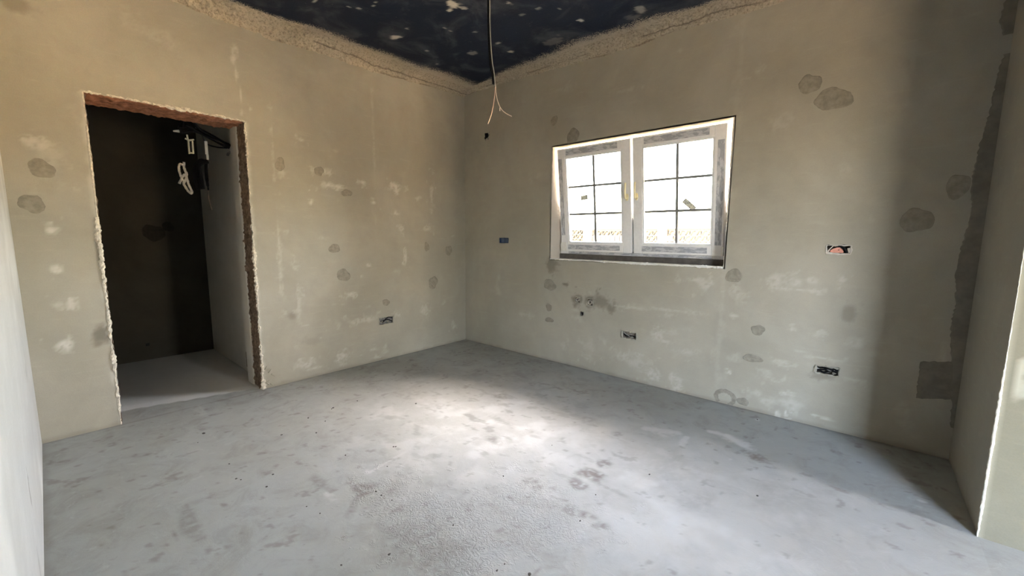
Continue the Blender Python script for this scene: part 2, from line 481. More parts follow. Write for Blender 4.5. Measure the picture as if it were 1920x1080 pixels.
CHALK_WIN = [(2.638, 0.931, 0.071, 0.021, 0.5), (2.707, 0.887, 0.038, 0.037, 0.5), (2.371, 0.44, 0.04, 0.041, 0.5), (2.418, 0.403, 0.053, 0.013, 0.4), (2.046, 0.2, 0.092, 0.044, 0.4), (2.173, 0.168, 0.117, 0.033, 0.35), (2.33, 0.084, 0.055, 0.037, 0.6), (2.522, 0.107, 0.038, 0.018, 0.6), (2.559, 0.052, 0.029, 0.018, 0.6), (2.592, 0.346, 0.066, 0.026, 0.35), (2.101, 0.652, 0.172, 0.014, 0.4), (2.468, 0.669, 0.213, 0.013, 0.35), (3.164, 0.971, 0.044, 0.026, 0.5), (3.281, 0.961, 0.047, 0.032, 0.5), (3.358, 0.985, 0.04, 0.032, 0.5), (3.515, 1.011, 0.016, 0.034, 0.6), (3.508, 0.942, 0.011, 0.01, 0.5), (3.276, 0.914, 0.113, 0.011, 0.45), (2.922, 0.866, 0.042, 0.039, 0.4), (2.92, 0.686, 0.035, 0.012, 0.5), (3.288, 0.635, 0.024, 0.015, 0.5), (3.442, 0.649, 0.033, 0.018, 0.5), (3.616, 0.598, 0.036, 0.027, 0.35), (3.23, 0.397, 0.043, 0.019, 0.5), (3.152, 0.31, 0.052, 0.023, 0.35), (2.95, 0.354, 0.056, 0.024, 0.3), (3.112, 0.136, 0.046, 0.04, 0.45), (3.165, 0.095, 0.065, 0.031, 0.4), (3.307, 0.119, 0.085, 0.03, 0.4), (3.265, 0.177, 0.019, 0.011, 0.6), (3.239, 0.024, 0.006, 0.023, 0.9), (3.292, 0.04, 0.006, 0.023, 0.9), (3.452, 0.074, 0.028, 0.007, 0.7), (3.512, 0.07, 0.028, 0.007, 0.6), (2.925, 0.246, 0.007, 0.008, 0.9), (2.949, 0.375, 0.035, 0.032, 0.3), (1.719, 0.243, 0.057, 0.046, 0.3), (1.426, 0.162, 0.025, 0.043, 0.3), (1.694, 0.118, 0.04, 0.021, 0.3), (1.378, 2.626, 0.071, 0.019, 0.2), (1.968, 2.476, 0.106, 0.017, 0.25), (2.415, 2.668, 0.02, 0.015, 0.35), (2.948, 2.392, 0.026, 0.021, 0.3), (3.114, 2.032, 0.043, 0.035, 0.3), (3.489, 1.683, 0.026, 0.026, 0.2), (1.071, 1.858, 0.054, 0.021, 0.2), (0.547, 0.803, 0.032, 0.06, 0.25), (0.548, 0.653, 0.024, 0.048, 0.25), (0.936, 0.431, 0.066, 0.017, 0.3), (2.838, 2.57, 0.02, 0.711, 0.15), (2.834, 0.559, 0.018, 0.491, 0.2), (3.47, 0.474, 0.083, 0.014, 0.35), (3.616, 0.363, 0.041, 0.01, 0.4), (4.004, 0.621, 0.017, 0.061, 0.2), (3.863, 0.23, 0.036, 0.033, 0.25)]
SPECK = [(0.54, -1.262, 0.041, 0.026, 1), (1.275, -1.279, 0.037, 0.044, 1), (1.198, -1.238, 0.018, 0.018, 0.9), (0.721, -1.674, 0.018, 0.011, 0.9), (0.684, -1.731, 0.009, 0.007, 0.8), (0.882, -1.635, 0.011, 0.007, 0.7), (0.571, -1.92, 0.023, 0.006, 0.7), (0.742, -1.284, 0.013, 0.01, 0.6), (0.974, -1.101, 0.01, 0.011, 0.6), (0.406, -0.713, 0.016, 0.015, 0.5), (0.554, -0.95, 0.011, 0.013, 0.5), (1.109, -0.462, 0.032, 0.023, 0.6), (1.13, -0.65, 0.021, 0.014, 0.6), (1.856, -0.517, 0.018, 0.02, 0.8), (2.254, -0.362, 0.035, 0.046, 0.5), (2.177, -0.297, 0.06, 0.035, 0.15), (1.482, -0.368, 0.068, 0.046, 0.15), (1.589, -1.041, 0.011, 0.01, 0.7), (1.304, -1.194, 0.015, 0.014, 0.6), (1.711, -0.853, 0.017, 0.011, 0.4), (1.571, -0.861, 0.024, 0.011, 0.3), (1.115, -0.907, 0.013, 0.012, 0.4), (0.819, -0.662, 0.033, 0.022, 0.3), (1.823, -0.75, 0.009, 0.011, 0.6), (0.831, -1.625, 0.012, 0.007, 0.6), (0.981, -1.041, 0.01, 0.011, 0.5)]
FLOORM = [('w', 3.139, -0.585, 0.074, 0.052, 0.8), ('w', 2.993, -0.55, 0.078, 0.032, 0.6), ('w', 3.19, -0.626, 0.044, 0.036, 0.8), ('w', 2.72, -0.794, 0.103, 0.065, 0.5), ('w', 2.862, -0.816, 0.03, 0.069, 0.6), ('w', 3.137, -0.84, 0.018, 0.019, 0.5), ('w', 3.907, -0.708, 0.034, 0.022, 0.4), ('w', 3.93, -0.635, 0.023, 0.017, 0.5), ('w', 3.462, -1.129, 0.026, 0.023, 0.5), ('w', 3.482, -0.893, 0.016, 0.016, 0.4), ('w', 2.91, -1.618, 0.009, 0.011, 0.9), ('w', 2.936, -1.534, 0.006, 0.008, 0.9), ('w', 1.835, -1.004, 0.357, 0.354, 0.3), ('w', 1.783, -1.41, 0.298, 0.237, 0.2), ('w', 1.575, -1.703, 0.314, 0.196, 0.12), ('w', 1.931, -1.832, 0.346, 0.039, 0.35), ('w', 1.765, -2.506, 0.077, 0.026, 0.55), ('w', 1.713, -2.28, 0.034, 0.026, 0.5), ('w', 3.148, -0.149, 0.011, 0.019, 0.8), ('w', 0.997, -3.045, 0.008, 0.012, 0.3), ('w', -0.02, -2.678, 0.258, 0.028, 0.25), ('d', 2.621, -1.505, 0.055, 0.043, 0.8), ('d', 2.613, -1.625, 0.045, 0.035, 0.8), ('d', 2.613, -1.374, 0.031, 0.034, 0.7), ('d', 2.417, -1.75, 0.021, 0.018, 0.5), ('d', 2.762, -1.799, 0.036, 0.019, 0.7), ('d', 2.85, -1.813, 0.025, 0.015, 0.6), ('d', 1.533, -1.041, 0.044, 0.04, 0.5), ('d', 2.273, -0.936, 0.055, 0.037, 0.4), ('d', 2.524, -0.999, 0.026, 0.026, 0.4), ('d', 3.253, -0.714, 0.032, 0.04, 0.6), ('d', 2.473, -1.791, 0.016, 0.017, 0.6), ('d', 1.841, -2.382, 0.047, 0.035, 0.55), ('d', 1.619, -2.492, 0.06, 0.016, 0.4), ('d', 1.452, -2.863, 0.015, 0.007, 0.5), ('d', 1.508, -3.003, 0.103, 0.024, 0.35), ('d', 1.545, -3.055, 0.033, 0.005, 0.4), ('d', 1.347, -2.982, 0.029, 0.007, 0.3), ('d', 1.974, -1.585, 0.049, 0.029, 0.5), ('d', 1.837, -1.361, 0.081, 0.024, 0.3), ('d', 1.328, -0.589, 0.107, 0.087, 0.2), ('d', 2.77, -1.556, 0.08, 0.016, 0.3), ('d', 3.116, -1.359, 0.058, 0.084, 0.2), ('d', 2.9, -1.188, 0.131, 0.156, 0.15), ('d', 2.386, -2.408, 0.144, 0.088, 0.3), ('d', 3.444, -1.067, 0.116, 0.145, 0.12), ('r', 2.34, -2.287, 0.344, 0.171, 1), ('r', 2.569, -1.946, 0.22, 0.205, 0.7), ('r', 1.899, -2.358, 0.155, 0.067, 0.7)]
DEBRIS = [(0.778, -2.022, 0.009), (0.788, -2.038, 0.0067), (0.815, -2.214, 0.0087), (0.939, -2.429, 0.0082), (1.072, -2.272, 0.0081), (0.554, -2.747, 0.0112), (0.95, -2.159, 0.0063), (1.467, -2.279, 0.0072), (1.588, -2.043, 0.0072), (1.597, -2.034, 0.0072), (1.745, -2.184, 0.005), (1.266, -2.763, 0.0072), (1.295, -2.75, 0.0054), (1.078, -2.745, 0.0058), (1.365, -2.624, 0.0071), (1.456, -2.684, 0.0069), (1.898, -2.343, 0.0062), (1.943, -2.341, 0.0061), (2.014, -2.328, 0.0045), (1.853, -2.596, 0.0046), (1.759, -2.616, 0.0047), (2.361, -2.246, 0.0055), (2.298, -2.523, 0.0079), (2.207, -2.673, 0.0053), (2.279, -1.829, 0.0063), (2.85, -1.3, 0.0067), (2.721, -1.644, 0.0045), (2.762, -1.855, 0.0056), (2.774, -2.231, 0.0099), (2.67, -2.298, 0.0062), (2.671, -2.256, 0.0038), (3.32, -1.123, 0.0068), (2.283, -1.395, 0.0035), (0.666, -2.8, 0.0043), (3.148, -0.149, 0.0069), (1.161, -1.573, 0.0087), (0.789, -1.841, 0.0068)]


# door opening, window opening, recesses
DY0, DY1, DH = -3.070, -2.232, 2.092
WX0, WX1, WZ0, WZ1 = 1.250, 2.825, 1.040, 2.112

def patch_mesh(name, u, v, ru, rv, plane, mat, parent, seed, poly=None, thick=.0014, rag=.14):
    """an irregular, slightly proud filler patch on a wall; plane 'x' = door wall, 'y' = window wall"""
    rnd = random.Random(seed)
    if poly is None:
        n = 30
        ph = [rnd.uniform(0, 2*PI) for _ in range(4)]
        ring = []
        for i in range(n):
            t = 2*PI*i/n
            k = 1 + rag*(.7*math.sin(2*t + ph[0]) + .5*math.sin(3*t + ph[1]) + .35*math.sin(5*t + ph[2])) + rnd.uniform(-.035, .035)
            ring.append((u + ru*k*math.cos(t), v + rv*k*math.sin(t)))
    else:
        ring = poly
    n = len(ring)
    cu = sum(p[0] for p in ring)/n; cv = sum(p[1] for p in ring)/n
    V = []; F = []
    for s, d in ((1.0, -.0006), (.985, .0004), (.90, thick), (.5, thick*1.15)):
        for (a, b) in ring: V.append((cu + (a-cu)*s, cv + (b-cv)*s, d))
    V.append((cu, cv, thick*1.2))
    for r in range(3):
        for i in range(n):
            F.append((r*n+i, r*n+(i+1) % n, (r+1)*n+(i+1) % n, (r+1)*n+i))
    for i in range(n): F.append((3*n+i, 3*n+(i+1) % n, 4*n))
    if plane == 'x': V = [(d, a, b) for a, b, d in V]
    else: V = [(a, -d, b) for a, b, d in V]; F = [f[::-1] for f in F]
    return pyobj(name, V, F, mat, parent, smooth=True)

def bead(pts, r, amp, seed, name, mat, parent, n=7, flat=None):
    """ragged bead of chipped plaster along a polyline"""
    rnd = random.Random(seed)
    P = []
    pts = [Vector(p) for p in pts]
    for a, b in zip(pts[:-1], pts[1:]):
        k = max(2, int((b-a).length / .012))
        for i in range(k): P.append(a.lerp(b, i/k))
    P.append(pts[-1])
    P = [p + Vector([rnd.uniform(-1, 1)*r*.45*amp for _ in range(3)]) for p in P]
    rr = []
    w = 1.0
    for _ in P:
        w = max(.35, min(2.0, w + rnd.uniform(-.45, .45)*amp))
        rr.append(r*w)
    mb = MB(); mb.tube(P, rr, n, seed=seed, amp=.35*amp)
    return mb.build(name, mat, parent)

# ------------------------------------------------------------------ floor
us = lines(-.0, XR, .011); vs = lines(YL, 0, .011)
me, U, V = sheet(us, vs, lambda u, v: np.stack([u, v, .0025*fbm(u, v, .35, 11)*np.minimum(1, np.minimum(np.minimum(u, -v), np.minimum(XR-u, v-YL))/.05)], -1))
fw = blobs(U, V, [m[1:] for m in FLOORM if m[0] == 'w'], .55, .55, 5, True)
fd = blobs(U, V, [(m[1], m[2], m[3]*1.35, m[4]*1.35, min(1, m[5]*1.25)) for m in FLOORM if m[0] == 'd'], .45, .5, 9, True)
fr = blobs(U, V, [m[1:] for m in FLOORM if m[0] == 'r'], .5, .5, 13)
# long scored line in the screed with dust along it, and trodden flecks
for (ax, ay, bx, by, w, s) in ((1.727, -2.288, 1.669, -1.901, .018, .55), (1.669, -1.901, 1.714, -1.215, .010, .6), (1.95, -1.02, 1.62, -1.30, .012, .35), (2.95, -.56, 3.05, -.545, .03, .7), (3.05, -.545, 3.16, -.615, .045, .85), (2.62, -.80, 2.80, -.72, .05, .5), (2.86, -.74, 2.87, -.86, .03, .6)):
    L2 = (bx-ax)**2 + (by-ay)**2
    t = np.clip(((U-ax)*(bx-ax) + (V-ay)*(by-ay))/L2, 0, 1)
    d = np.hypot(U-(ax+t*(bx-ax)), V-(ay+t*(by-ay))) + .006*fbm(U, V, .05, 21)
    fw = np.maximum(fw, s*(1-sstep(w*.3, w, d)))
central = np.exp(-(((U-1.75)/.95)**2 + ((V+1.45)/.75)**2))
flk = fbm(U*1.0, V*1.6, .09, 31)
fd = np.maximum(fd, sstep(.28, .45, flk)*central*.45)
flk2 = fbm(U, V, .05, 41)
fd = np.maximum(fd, sstep(.42, .55, flk2)*.4)
fw = np.maximum(fw, (.45 + .35*sstep(-.1, .5, fbm(U, V, .13, 51)))*np.minimum(1, central*1.15))  # pool of window light painted pale at the centre
brightened = np.exp(-(((U-3.05)/.75)**2 + ((V+1.35)/.55)**2))  # pool of light towards the pier, painted into the floor colour
fw = np.maximum(fw, (.45 + .25*sstep(-.1, .5, fbm(U, V, .16, 53)))*np.minimum(1, brightened*1.2))
fw = fw*(1 - .6*np.clip(fd*1.5, 0, 1))
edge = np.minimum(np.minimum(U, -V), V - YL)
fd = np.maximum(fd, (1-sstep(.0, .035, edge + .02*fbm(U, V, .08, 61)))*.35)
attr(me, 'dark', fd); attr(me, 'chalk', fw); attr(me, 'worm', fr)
join_boxes(me, [(-.30, FAR_X+.3, BACK_Y-.3, .35, -.305, -.012), (XR, FAR_X, BACK_Y, YP, -.012, 0), (XR-.001, XR, YL, 0, -.012, 0)])
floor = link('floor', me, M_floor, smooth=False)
tag(floor, 'raw grey concrete floor with scuffs, dust and painted pools of light', kind='structure')

# store-room floor beyond the doorway
us = lines(-1.70, 0, .03); vs = lines(-3.42, -2.17, .03)
me, U, V = sheet(us, vs, lambda u, v: np.stack([u, v, .0035 - .0035*sstep(-.05, 0, u)], -1))
light_edge = -.27 + (V + 3.05)*(.22/.82)  # edge of the doorway light, painted as paler screed beyond
rim = 1 - sstep(0, .10, np.abs(U - light_edge + .03) + .02*fbm(U, V, .1, 5))
attr(me, 'chalk', .55*rim*sstep(-.005, .0, light_edge - U + .004) + .75*(U < light_edge))
join_boxes(me, [(-1.70, -.30, -3.42, -2.17, -.30, -.004)])
sf = link('floor', me, M_floor)
tag(sf, 'screed floor with doorway light painted pale inside the dark store room', kind='structure')

# ------------------------------------------------------------------ ceiling
us = lines(0, XR, .014); vs = lines(YL, 0, .014)
me, U, V = sheet(us, vs, lambda u, v: np.stack([u, v, np.full_like(u, H)], -1))
dl = U; dw_ = -V
nl = fbm(U, V, .30, 71); nf = fbm(U, V, .04, 72)
bl = np.interp(-V, [0, .45, 1.15, 1.66, 2.15, 3.4], [.36, .30, .24, .21, .15, .12])
bw = np.interp(U, [0, .65, 1.5, 2.1, 2.55, 4.1], [.16, .19, .32, .25, .18, .16])
s1 = 1 - sstep(bl*.40, bl*1.6, dl + .05*nl + .02*nf)
s2 = 1 - sstep(bw*.30, bw*1.35, dw_ + .06*nl + .03*nf)
attr(me, 'spray', np.clip(np.maximum(s1, s2), 0, 1))
attr(me, 'chalk', blobs(U, V, SPECK, .3, .5, 17))
join_boxes(me, [(0, XR, YL, 0, H+.02, H+.2)])
ceil = link('ceiling', me, M_ceiling)
tag(ceil, 'navy black coated ceiling speckled with plaster splashes', kind='structure')
mb = MB(); mb.box(XR, FAR_X, BACK_Y, YP, H, H+.2)
tag(mb.build('ceiling', M_wall_plain), 'grey plaster ceiling of the open room behind the camera', kind='structure')
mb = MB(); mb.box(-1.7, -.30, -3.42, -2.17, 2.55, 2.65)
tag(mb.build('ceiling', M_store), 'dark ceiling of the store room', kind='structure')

# rough cove strips where the walls meet the ceiling
def cove(name, L, along, afun, bfun, seed, label):
    ts = lines(0, L, .006); ss = np.linspace(0, 1, 22)
    def to3d(T, S):
        a = afun(T); b = bfun(T)
        pu = b * (S*S + .5*S*(1-S)*.6)                 # quadratic, hugging the corner
        pv = -a * ((1-S)**2 + .5*S*(1-S)*.6)
        nz = fbm(T, S*.12, .035, seed) * .015 + fbm(T, S*.12, .012, seed+3) * .011 + vnoise(T, S*.1, .2, seed+5)*.008
        nz = nz * np.sin(PI*np.clip(S*.96+.02, 0, 1))**.6
        pu = pu + nz*.7 + .004*np.sin(PI*S); pv = pv - nz*.7 - .004*np.sin(PI*S)
        pu = np.maximum(pu, -.001)
        pv = np.minimum(pv, .001)
        if along == 'y': return np.stack([pu, -T, H + pv], -1)
        return np.stack([T, -pu, H + pv], -1)
    me, T, S = sheet(ts, ss, to3d)
    cr = fbm(T, S*.2, .25, seed+9)
    crack = (1 - sstep(.0, .06, np.abs(S - .42 - .16*cr)))*sstep(-.15, .25, fbm(T, S*0, .3, seed+12))
    low = (1 - sstep(.0, .10, np.abs(S - .06)))*sstep(.0, .3, fbm(T, S*0, .22, seed+15))*.7
    attr(me, 'dark', np.clip(np.maximum(crack, low), 0, 1)*.8)
    o = link(name, me, M_cove)
    return tag(o, label, kind='structure')
cove('trim_1', 3.41, 'y', lambda T: np.interp(T, [0, .5, 1.1, 1.6, 2.0, 2.6, 3.4], [.035, .055, .10, .10, .12, .085, .07]) + .012*fbm(T, T*0, .12, 4),
     lambda T: np.interp(T, [0, 1, 2, 3.4], [.17, .17, .13, .10]) + .01*fbm(T, T*0, .15, 6), 81, 'rough beige plaster cove above the doorway wall')
cove('trim_2', XR, 'x', lambda T: np.interp(T, [0, .6, 1.25, 2.0, 2.4, 2.85, 4.1], [.02, .025, .045, .07, .05, .075, .06]) + .012*fbm(T, T*0, .12, 14),
     lambda T: np.interp(T, [0, 1, 2, 4.1], [.10, .15, .15, .12]) + .01*fbm(T, T*0, .15, 16), 91, 'cracked grey plaster cove above the window wall')

# ------------------------------------------------------------------ wall with the doorway (x = 0)
BOX_D = (-1.172, -1.004, .362, .438)
def random_scuffs(n, u0, u1, v0, v1, seed, smin, smax, st):
    r = random.Random(seed)
    return [(r.uniform(u0, u1), v0 + (v1-v0)*r.random()**1.3, r.uniform(smin, smax), r.uniform(smin*.4, smax*.6), r.uniform(.3, 1)*st) for _ in range(n)]
us = lines(YL, 0, .011, (DY0, DY1) + BOX_D[:2]); vs = lines(0, H, .011, (DH,) + BOX_D[2:])
def jit(U, V):
    dU = .007*fbm(U, V, .035, 101) + .006*vnoise(U, V, .012, 102)
    nearL = np.exp(-((U-DY0)/.006)**2)*(V < DH+.02); nearR = np.exp(-((U-DY1)/.006)**2)*(V < DH+.02)
    nearT = np.exp(-((V-DH)/.006)**2)*(U > DY0-.02)*(U < DY1+.02)
    U2 = U + dU*(nearL + nearR*1.3)
    V2 = V + .7*dU*nearT
    nb = ((abs(U-BOX_D[0]) < .004) | (abs(U-BOX_D[1]) < .004) | (abs(V-BOX_D[2]) < .004) | (abs(V-BOX_D[3]) < .004)) & (U > BOX_D[0]-.01) & (U < BOX_D[1]+.01) & (V > BOX_D[2]-.01) & (V < BOX_D[3]+.01)
    return U2 + nb*.006*vnoise(U, V, .013, 5), V2 + nb*.006*vnoise(U, V, .013, 6)
me, U, V = sheet(us, vs, lambda u, v: np.stack([0*u, u, v], -1), [(DY0, DY1, -1, DH), BOX_D], jit)
dk = blobs(U, V, DARK_DOOR, .5, .4, 23)
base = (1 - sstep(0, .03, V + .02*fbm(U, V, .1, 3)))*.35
ch = blobs(U, V, CHALK_DOOR + random_scuffs(26, -2.1, -.1, .05, 2.0, 7, .008, .035, .4), .5, .85, 27, True)
de = np.minimum(np.abs(U-DY0), np.abs(U-DY1)) + .02*fbm(U, V, .06, 8)
ch = np.maximum(ch, .5*(1-sstep(0, .03, de))*(V < DH))
attr(me, 'dark', np.maximum(dk, base)); attr(me, 'chalk', ch)
join_boxes(me, [(-.30, -.06, YL, DY0-.006, 0, H), (-.30, -.06, DY1+.006, .0, 0, H), (-.30, -.06, DY0-.006, DY1+.006, DH+.006, H)])
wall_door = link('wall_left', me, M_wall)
tag(wall_door, 'beige plastered wall with the ragged open doorway', kind='structure')
for i, (u, v, ru, rv) in enumerate(PATCH_DOOR):
    patch_mesh('plaster_patch', u, v, ru, rv, 'x', M_patch, wall_door, 300+i)
# reveals: rough brown mortar with a grey plaster strip behind on the right, red clay soffit
def rough_panel(name, us, vs, fn, mat, parent, amp, seed):
    me, U, V = sheet(us, vs, lambda u, v: fn(u, v, amp*fbm(u*1.0, v, .05, seed) + amp*.6*fbm(u, v, .015, seed+1)))
    return link(name, me, mat, parent)
rough_panel('jamb_mortar', lines(-.17, 0, .008), lines(0, DH, .012), lambda u, v, d: np.stack([u, DY1 - .002 - np.abs(d)*sstep(0, .02, -u), v], -1), M_rough_brown, wall_door, .022, 111)
MB().box(-.30, -.165, DY1-.018, DY1+.006, 0, DH).build('jamb_plaster', M_store_side, wall_door, bevel=.006)
rough_panel('jamb_mortar', lines(-.30, 0, .012), lines(0, DH, .02), lambda u, v, d: np.stack([u, DY0 + .002 + np.abs(d)*sstep(0, .02, -u), v], -1), M_rough_brown, wall_door, .014, 115)
rough_panel('lintel_soffit', lines(-.30, 0, .010), lines(DY0, DY1, .012), lambda u, v, d: np.stack([u, v, DH - .002 - np.abs(d)*sstep(0, .03, -u)], -1), M_brick, wall_door, .020, 119)
bead([(.0, DY0-.003, 0), (.0, DY0-.004, .7), (.0, DY0-.006, 1.35)], .0065, .9, 121, 'chipped_edge', M_chip, wall_door)
bead([(-.002, DY0-.002, 1.35), (-.002, DY0-.002, DH)], .004, .6, 122, 'chipped_edge', M_chip, wall_door)
bead([(-.002, DY0, DH+.003), (.0, (DY0+DY1)/2, DH+.006), (-.001, DY1, DH+.004)], .0075, 1.0, 123, 'chipped_edge', M_chip, wall_door)
bead([(-.003, DY1+.004, DH), (.0, DY1+.004, 1.0), (.0, DY1+.004, 0)], .0085, 1.1, 124, 'chipped_edge', M_chip, wall_door)
# crumbled mortar at the foot of the right jamb
mb = MB(); rnd = random.Random(5)
for i in range(10):
    y = DY1 + .01 + rnd.random()*.06; z = .01 + rnd.random()*.16
    p = Vector((.004, y, z)); mb.tube([p, p + Vector((.004, rnd.uniform(-.02, .03), rnd.uniform(-.03, .03)))], [.006, .003], 5, seed=i, amp=.4)
mb.build('crumbled_edge', M_wall_plain, wall_door)

# store room shell
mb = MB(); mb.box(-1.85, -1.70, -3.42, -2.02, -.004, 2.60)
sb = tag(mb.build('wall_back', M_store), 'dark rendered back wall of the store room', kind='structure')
MB().box(-1.704, -1.697, -2.722, -2.692, .145, .172).build('socket_recess', M_black, sb)
for i, (y, z, a, b) in enumerate(((-2.577, 1.259, .085, .085), (-2.462, 1.324, .05, .05))):
    pm = patch_mesh('plaster_patch', y, z, a, b, 'x', M_stain, sb, 340+i); pm.location.x = -1.70
mb = MB(); mb.box(-1.70, -.30, -2.17, -2.02, 0, 2.60)
ss_ = tag(mb.build('wall_right', M_store_side), 'grey plastered side wall inside the store room', kind='structure')
mb = MB(); mb.box(-.585, -.50, -2.176, -2.165, .05, .19); o = mb.build('plaster_patch', M_patch_dark, ss_, bevel=.002)
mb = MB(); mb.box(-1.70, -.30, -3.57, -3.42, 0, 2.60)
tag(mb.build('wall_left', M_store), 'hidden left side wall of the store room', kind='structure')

# ------------------------------------------------------------------ wall with the window (y = 0)
BOXES_W = {'blue': (.557, .690, 1.185, 1.241), 'coral': (3.424, 3.546, 1.162, 1.216), 'low': (3.432, 3.556, .368, .422), 'mid': (2.045, 2.180, .372, .436), 'hole': (.330, .392, 2.310, 2.385),
           'pipe1': (1.550, 1.602, .636, .686), 'pipe2': (1.682, 1.742, .620, .682), 'drain': (1.607, 1.651, .510, .556)}
ex_u = [WX0, WX1]; ex_v = [WZ0, WZ1]
for b in BOXES_W.values(): ex_u += b[:2]; ex_v += b[2:]
us = lines(0, XR, .011, tuple(ex_u)); vs = lines(0, H, .011, tuple(ex_v))
def jitw(U, V):
    U2, V2 = U.copy(), V.copy()
    for k, b in BOXES_W.items():
        amp = .002 if k in ('blue',) else .011
        nb = ((abs(U-b[0]) < .003) | (abs(U-b[1]) < .003) | (abs(V-b[2]) < .003) | (abs(V-b[3]) < .003)) & (U > b[0]-.006) & (U < b[1]+.006) & (V > b[2]-.006) & (V < b[3]+.006)
        U2 += nb*amp*vnoise(U, V, .014, 15); V2 += nb*amp*vnoise(U, V, .014, 16)
    nb = np.exp(-((V-WZ0)/.004)**2)*(U > WX0-.01)*(U < WX1+.01)
    V2 += nb*.006*np.minimum(0, fbm(U, V, .05, 19))
    return U2, V2
me, U, V = sheet(us, vs, lambda u, v: np.stack([u, 0*u, v], -1), [(WX0, WX1, WZ0, WZ1)] + list(BOXES_W.values()), jitw)
dk = blobs(U, V, DARK_WIN, .5, .45, 33)
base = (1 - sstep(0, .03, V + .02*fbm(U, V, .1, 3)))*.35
ch = .8*blobs(U, V, CHALK_WIN + random_scuffs(30, 1.5, 3.9, .05, 1.6, 9, .01, .05, .3), .55, .95, 37, True)
attr(me, 'dark', np.maximum(dk, base)); attr(me, 'chalk', ch)
join_boxes(me, [(-.30, WX0-.012, .06, .35, 0, H), (WX1+.012, XR, .06, .35, 0, H), (WX0-.012, WX1+.012, .06, .35, 0, WZ0-.012), (WX0-.012, WX1+.012, .06, .35, WZ1+.012, H)])
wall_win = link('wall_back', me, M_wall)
tag(wall_win, 'grey beige plastered wall around the white window', kind='structure')
for i, (u, v, ru, rv) in enumerate(PATCH_WIN):
    patch_mesh('plaster_patch', u, v, ru, rv, 'y', M_patch, wall_win, 400+i)
# ring-shaped smear near the floor
ring = [(2.902 + .062*math.cos(t)*(1 + .06*math.sin(3*t)), .045 + .055*math.sin(t)) for t in np.linspace(-.35*PI, 1.25*PI, 26)]
mb = MB(); mb.tube([(a, -.0002, b) for a, b in ring], .017, 6, seed=2, amp=.25)
o = mb.build('plaster_patch', M_patch, wall_win); o.scale = (1, .09, 1)
# rectangular mortar patch and the long dark filled joint in the corner
def ragpoly(P, seed, amp, step=.012):
    rnd = random.Random(seed); out = []
    for a, b in zip(P, P[1:] + P[:1]):
        k = max(1, int(math.hypot(b[0]-a[0], b[1]-a[1])/step))
        for i in range(k): out.append((a[0] + (b[0]-a[0])*i/k + rnd.uniform(-amp, amp), a[1] + (b[1]-a[1])*i/k + rnd.uniform(-amp, amp)))
    return out
patch_mesh('plaster_patch', 0, 0, 0, 0, 'y', M_patch_dark, wall_win, 430, poly=ragpoly([(4.060, .578), (3.912, .548), (3.917, .322), (4.060, .352)], 4, .0035), thick=.003)
J = [(4.062, 2.20), (4.050, 2.12), (4.042, 1.93), (4.020, 1.73), (4.012, 1.56), (4.030, 1.40), (4.010, 1.22), (4.004, 1.06), (4.020, .90), (4.012, .78), (4.030, .62), (4.045, .50), (4.040, .40), (4.064, .34), (4.062, .24), (4.074, .18)]
def strip(name, L, mat, seed, d):
    rnd = random.Random(seed); V = []; F = []
    P = []
    for a, b in zip(L[:-1], L[1:]):
        k = max(1, int(abs(a[1]-b[1])/.012))
        P += [(a[0]+(b[0]-a[0])*i/k + rnd.uniform(-.004, .004), a[1]+(b[1]-a[1])*i/k) for i in range(k)]
    for x, z in P:
        w = XR - x
        V += [(x, .0006, z), (x+min(.006, w*.3), -d, z), (x+w*.6, -d*1.3-rnd.uniform(0, .0015), z), (XR+.001, -d*1.5, z)]
    for i in range(len(P)-1):
        for k in range(3): F.append((i*4+k, i*4+k+1, i*4+4+k+1, i*4+4+k))
    return pyobj(name, V, F, mat, wall_win)
strip('filled_joint', J, M_patch_dark, 8, .003)
strip('filled_joint', [(4.045, 2.50), (4.035, 2.44), (4.03, 2.36), (4.055, 2.28)], M_patch_dark, 9, .003)
# reveals of the window opening
mb = MB(); mb.box(WX0-.012, WX0, .0, .35, WZ0, WZ1); mb.build('reveal', M_reveal, wall_win)
mb = MB(); mb.box(WX1, WX1+.012, .0, .35, WZ0, WZ1); mb.build('reveal', M_reveal, wall_win)
mb = MB(); mb.box(WX0-.012, WX1+.012, .0, .35, WZ1, WZ1+.012); mb.build('reveal', M_reveal, wall_win)
mb = MB(); mb.box(WX0-.012, WX1+.012, .0, .35, WZ0-.012, WZ0); mb.build('sill_ledge', M_sill_lit, wall_win)
bead([(WX0-.002, -.001, WZ0-.001), (WX0+.5, -.001, WZ0-.003), (WX1, -.001, WZ0-.002)], .0055, .8, 131, 'chipped_edge', M_sill_lit, wall_win)
bead([(WX0-.001, .0, WZ0), (WX0-.003, .0, WZ1)], .003, .7, 132, 'chipped_edge', M_reveal, wall_win)
bead([(WX1+.001, .0, WZ0), (WX1+.001, .0, WZ0+.5), (WX1, .0, WZ1)], .003, .8, 133, 'chipped_edge', M_reveal, wall_win)

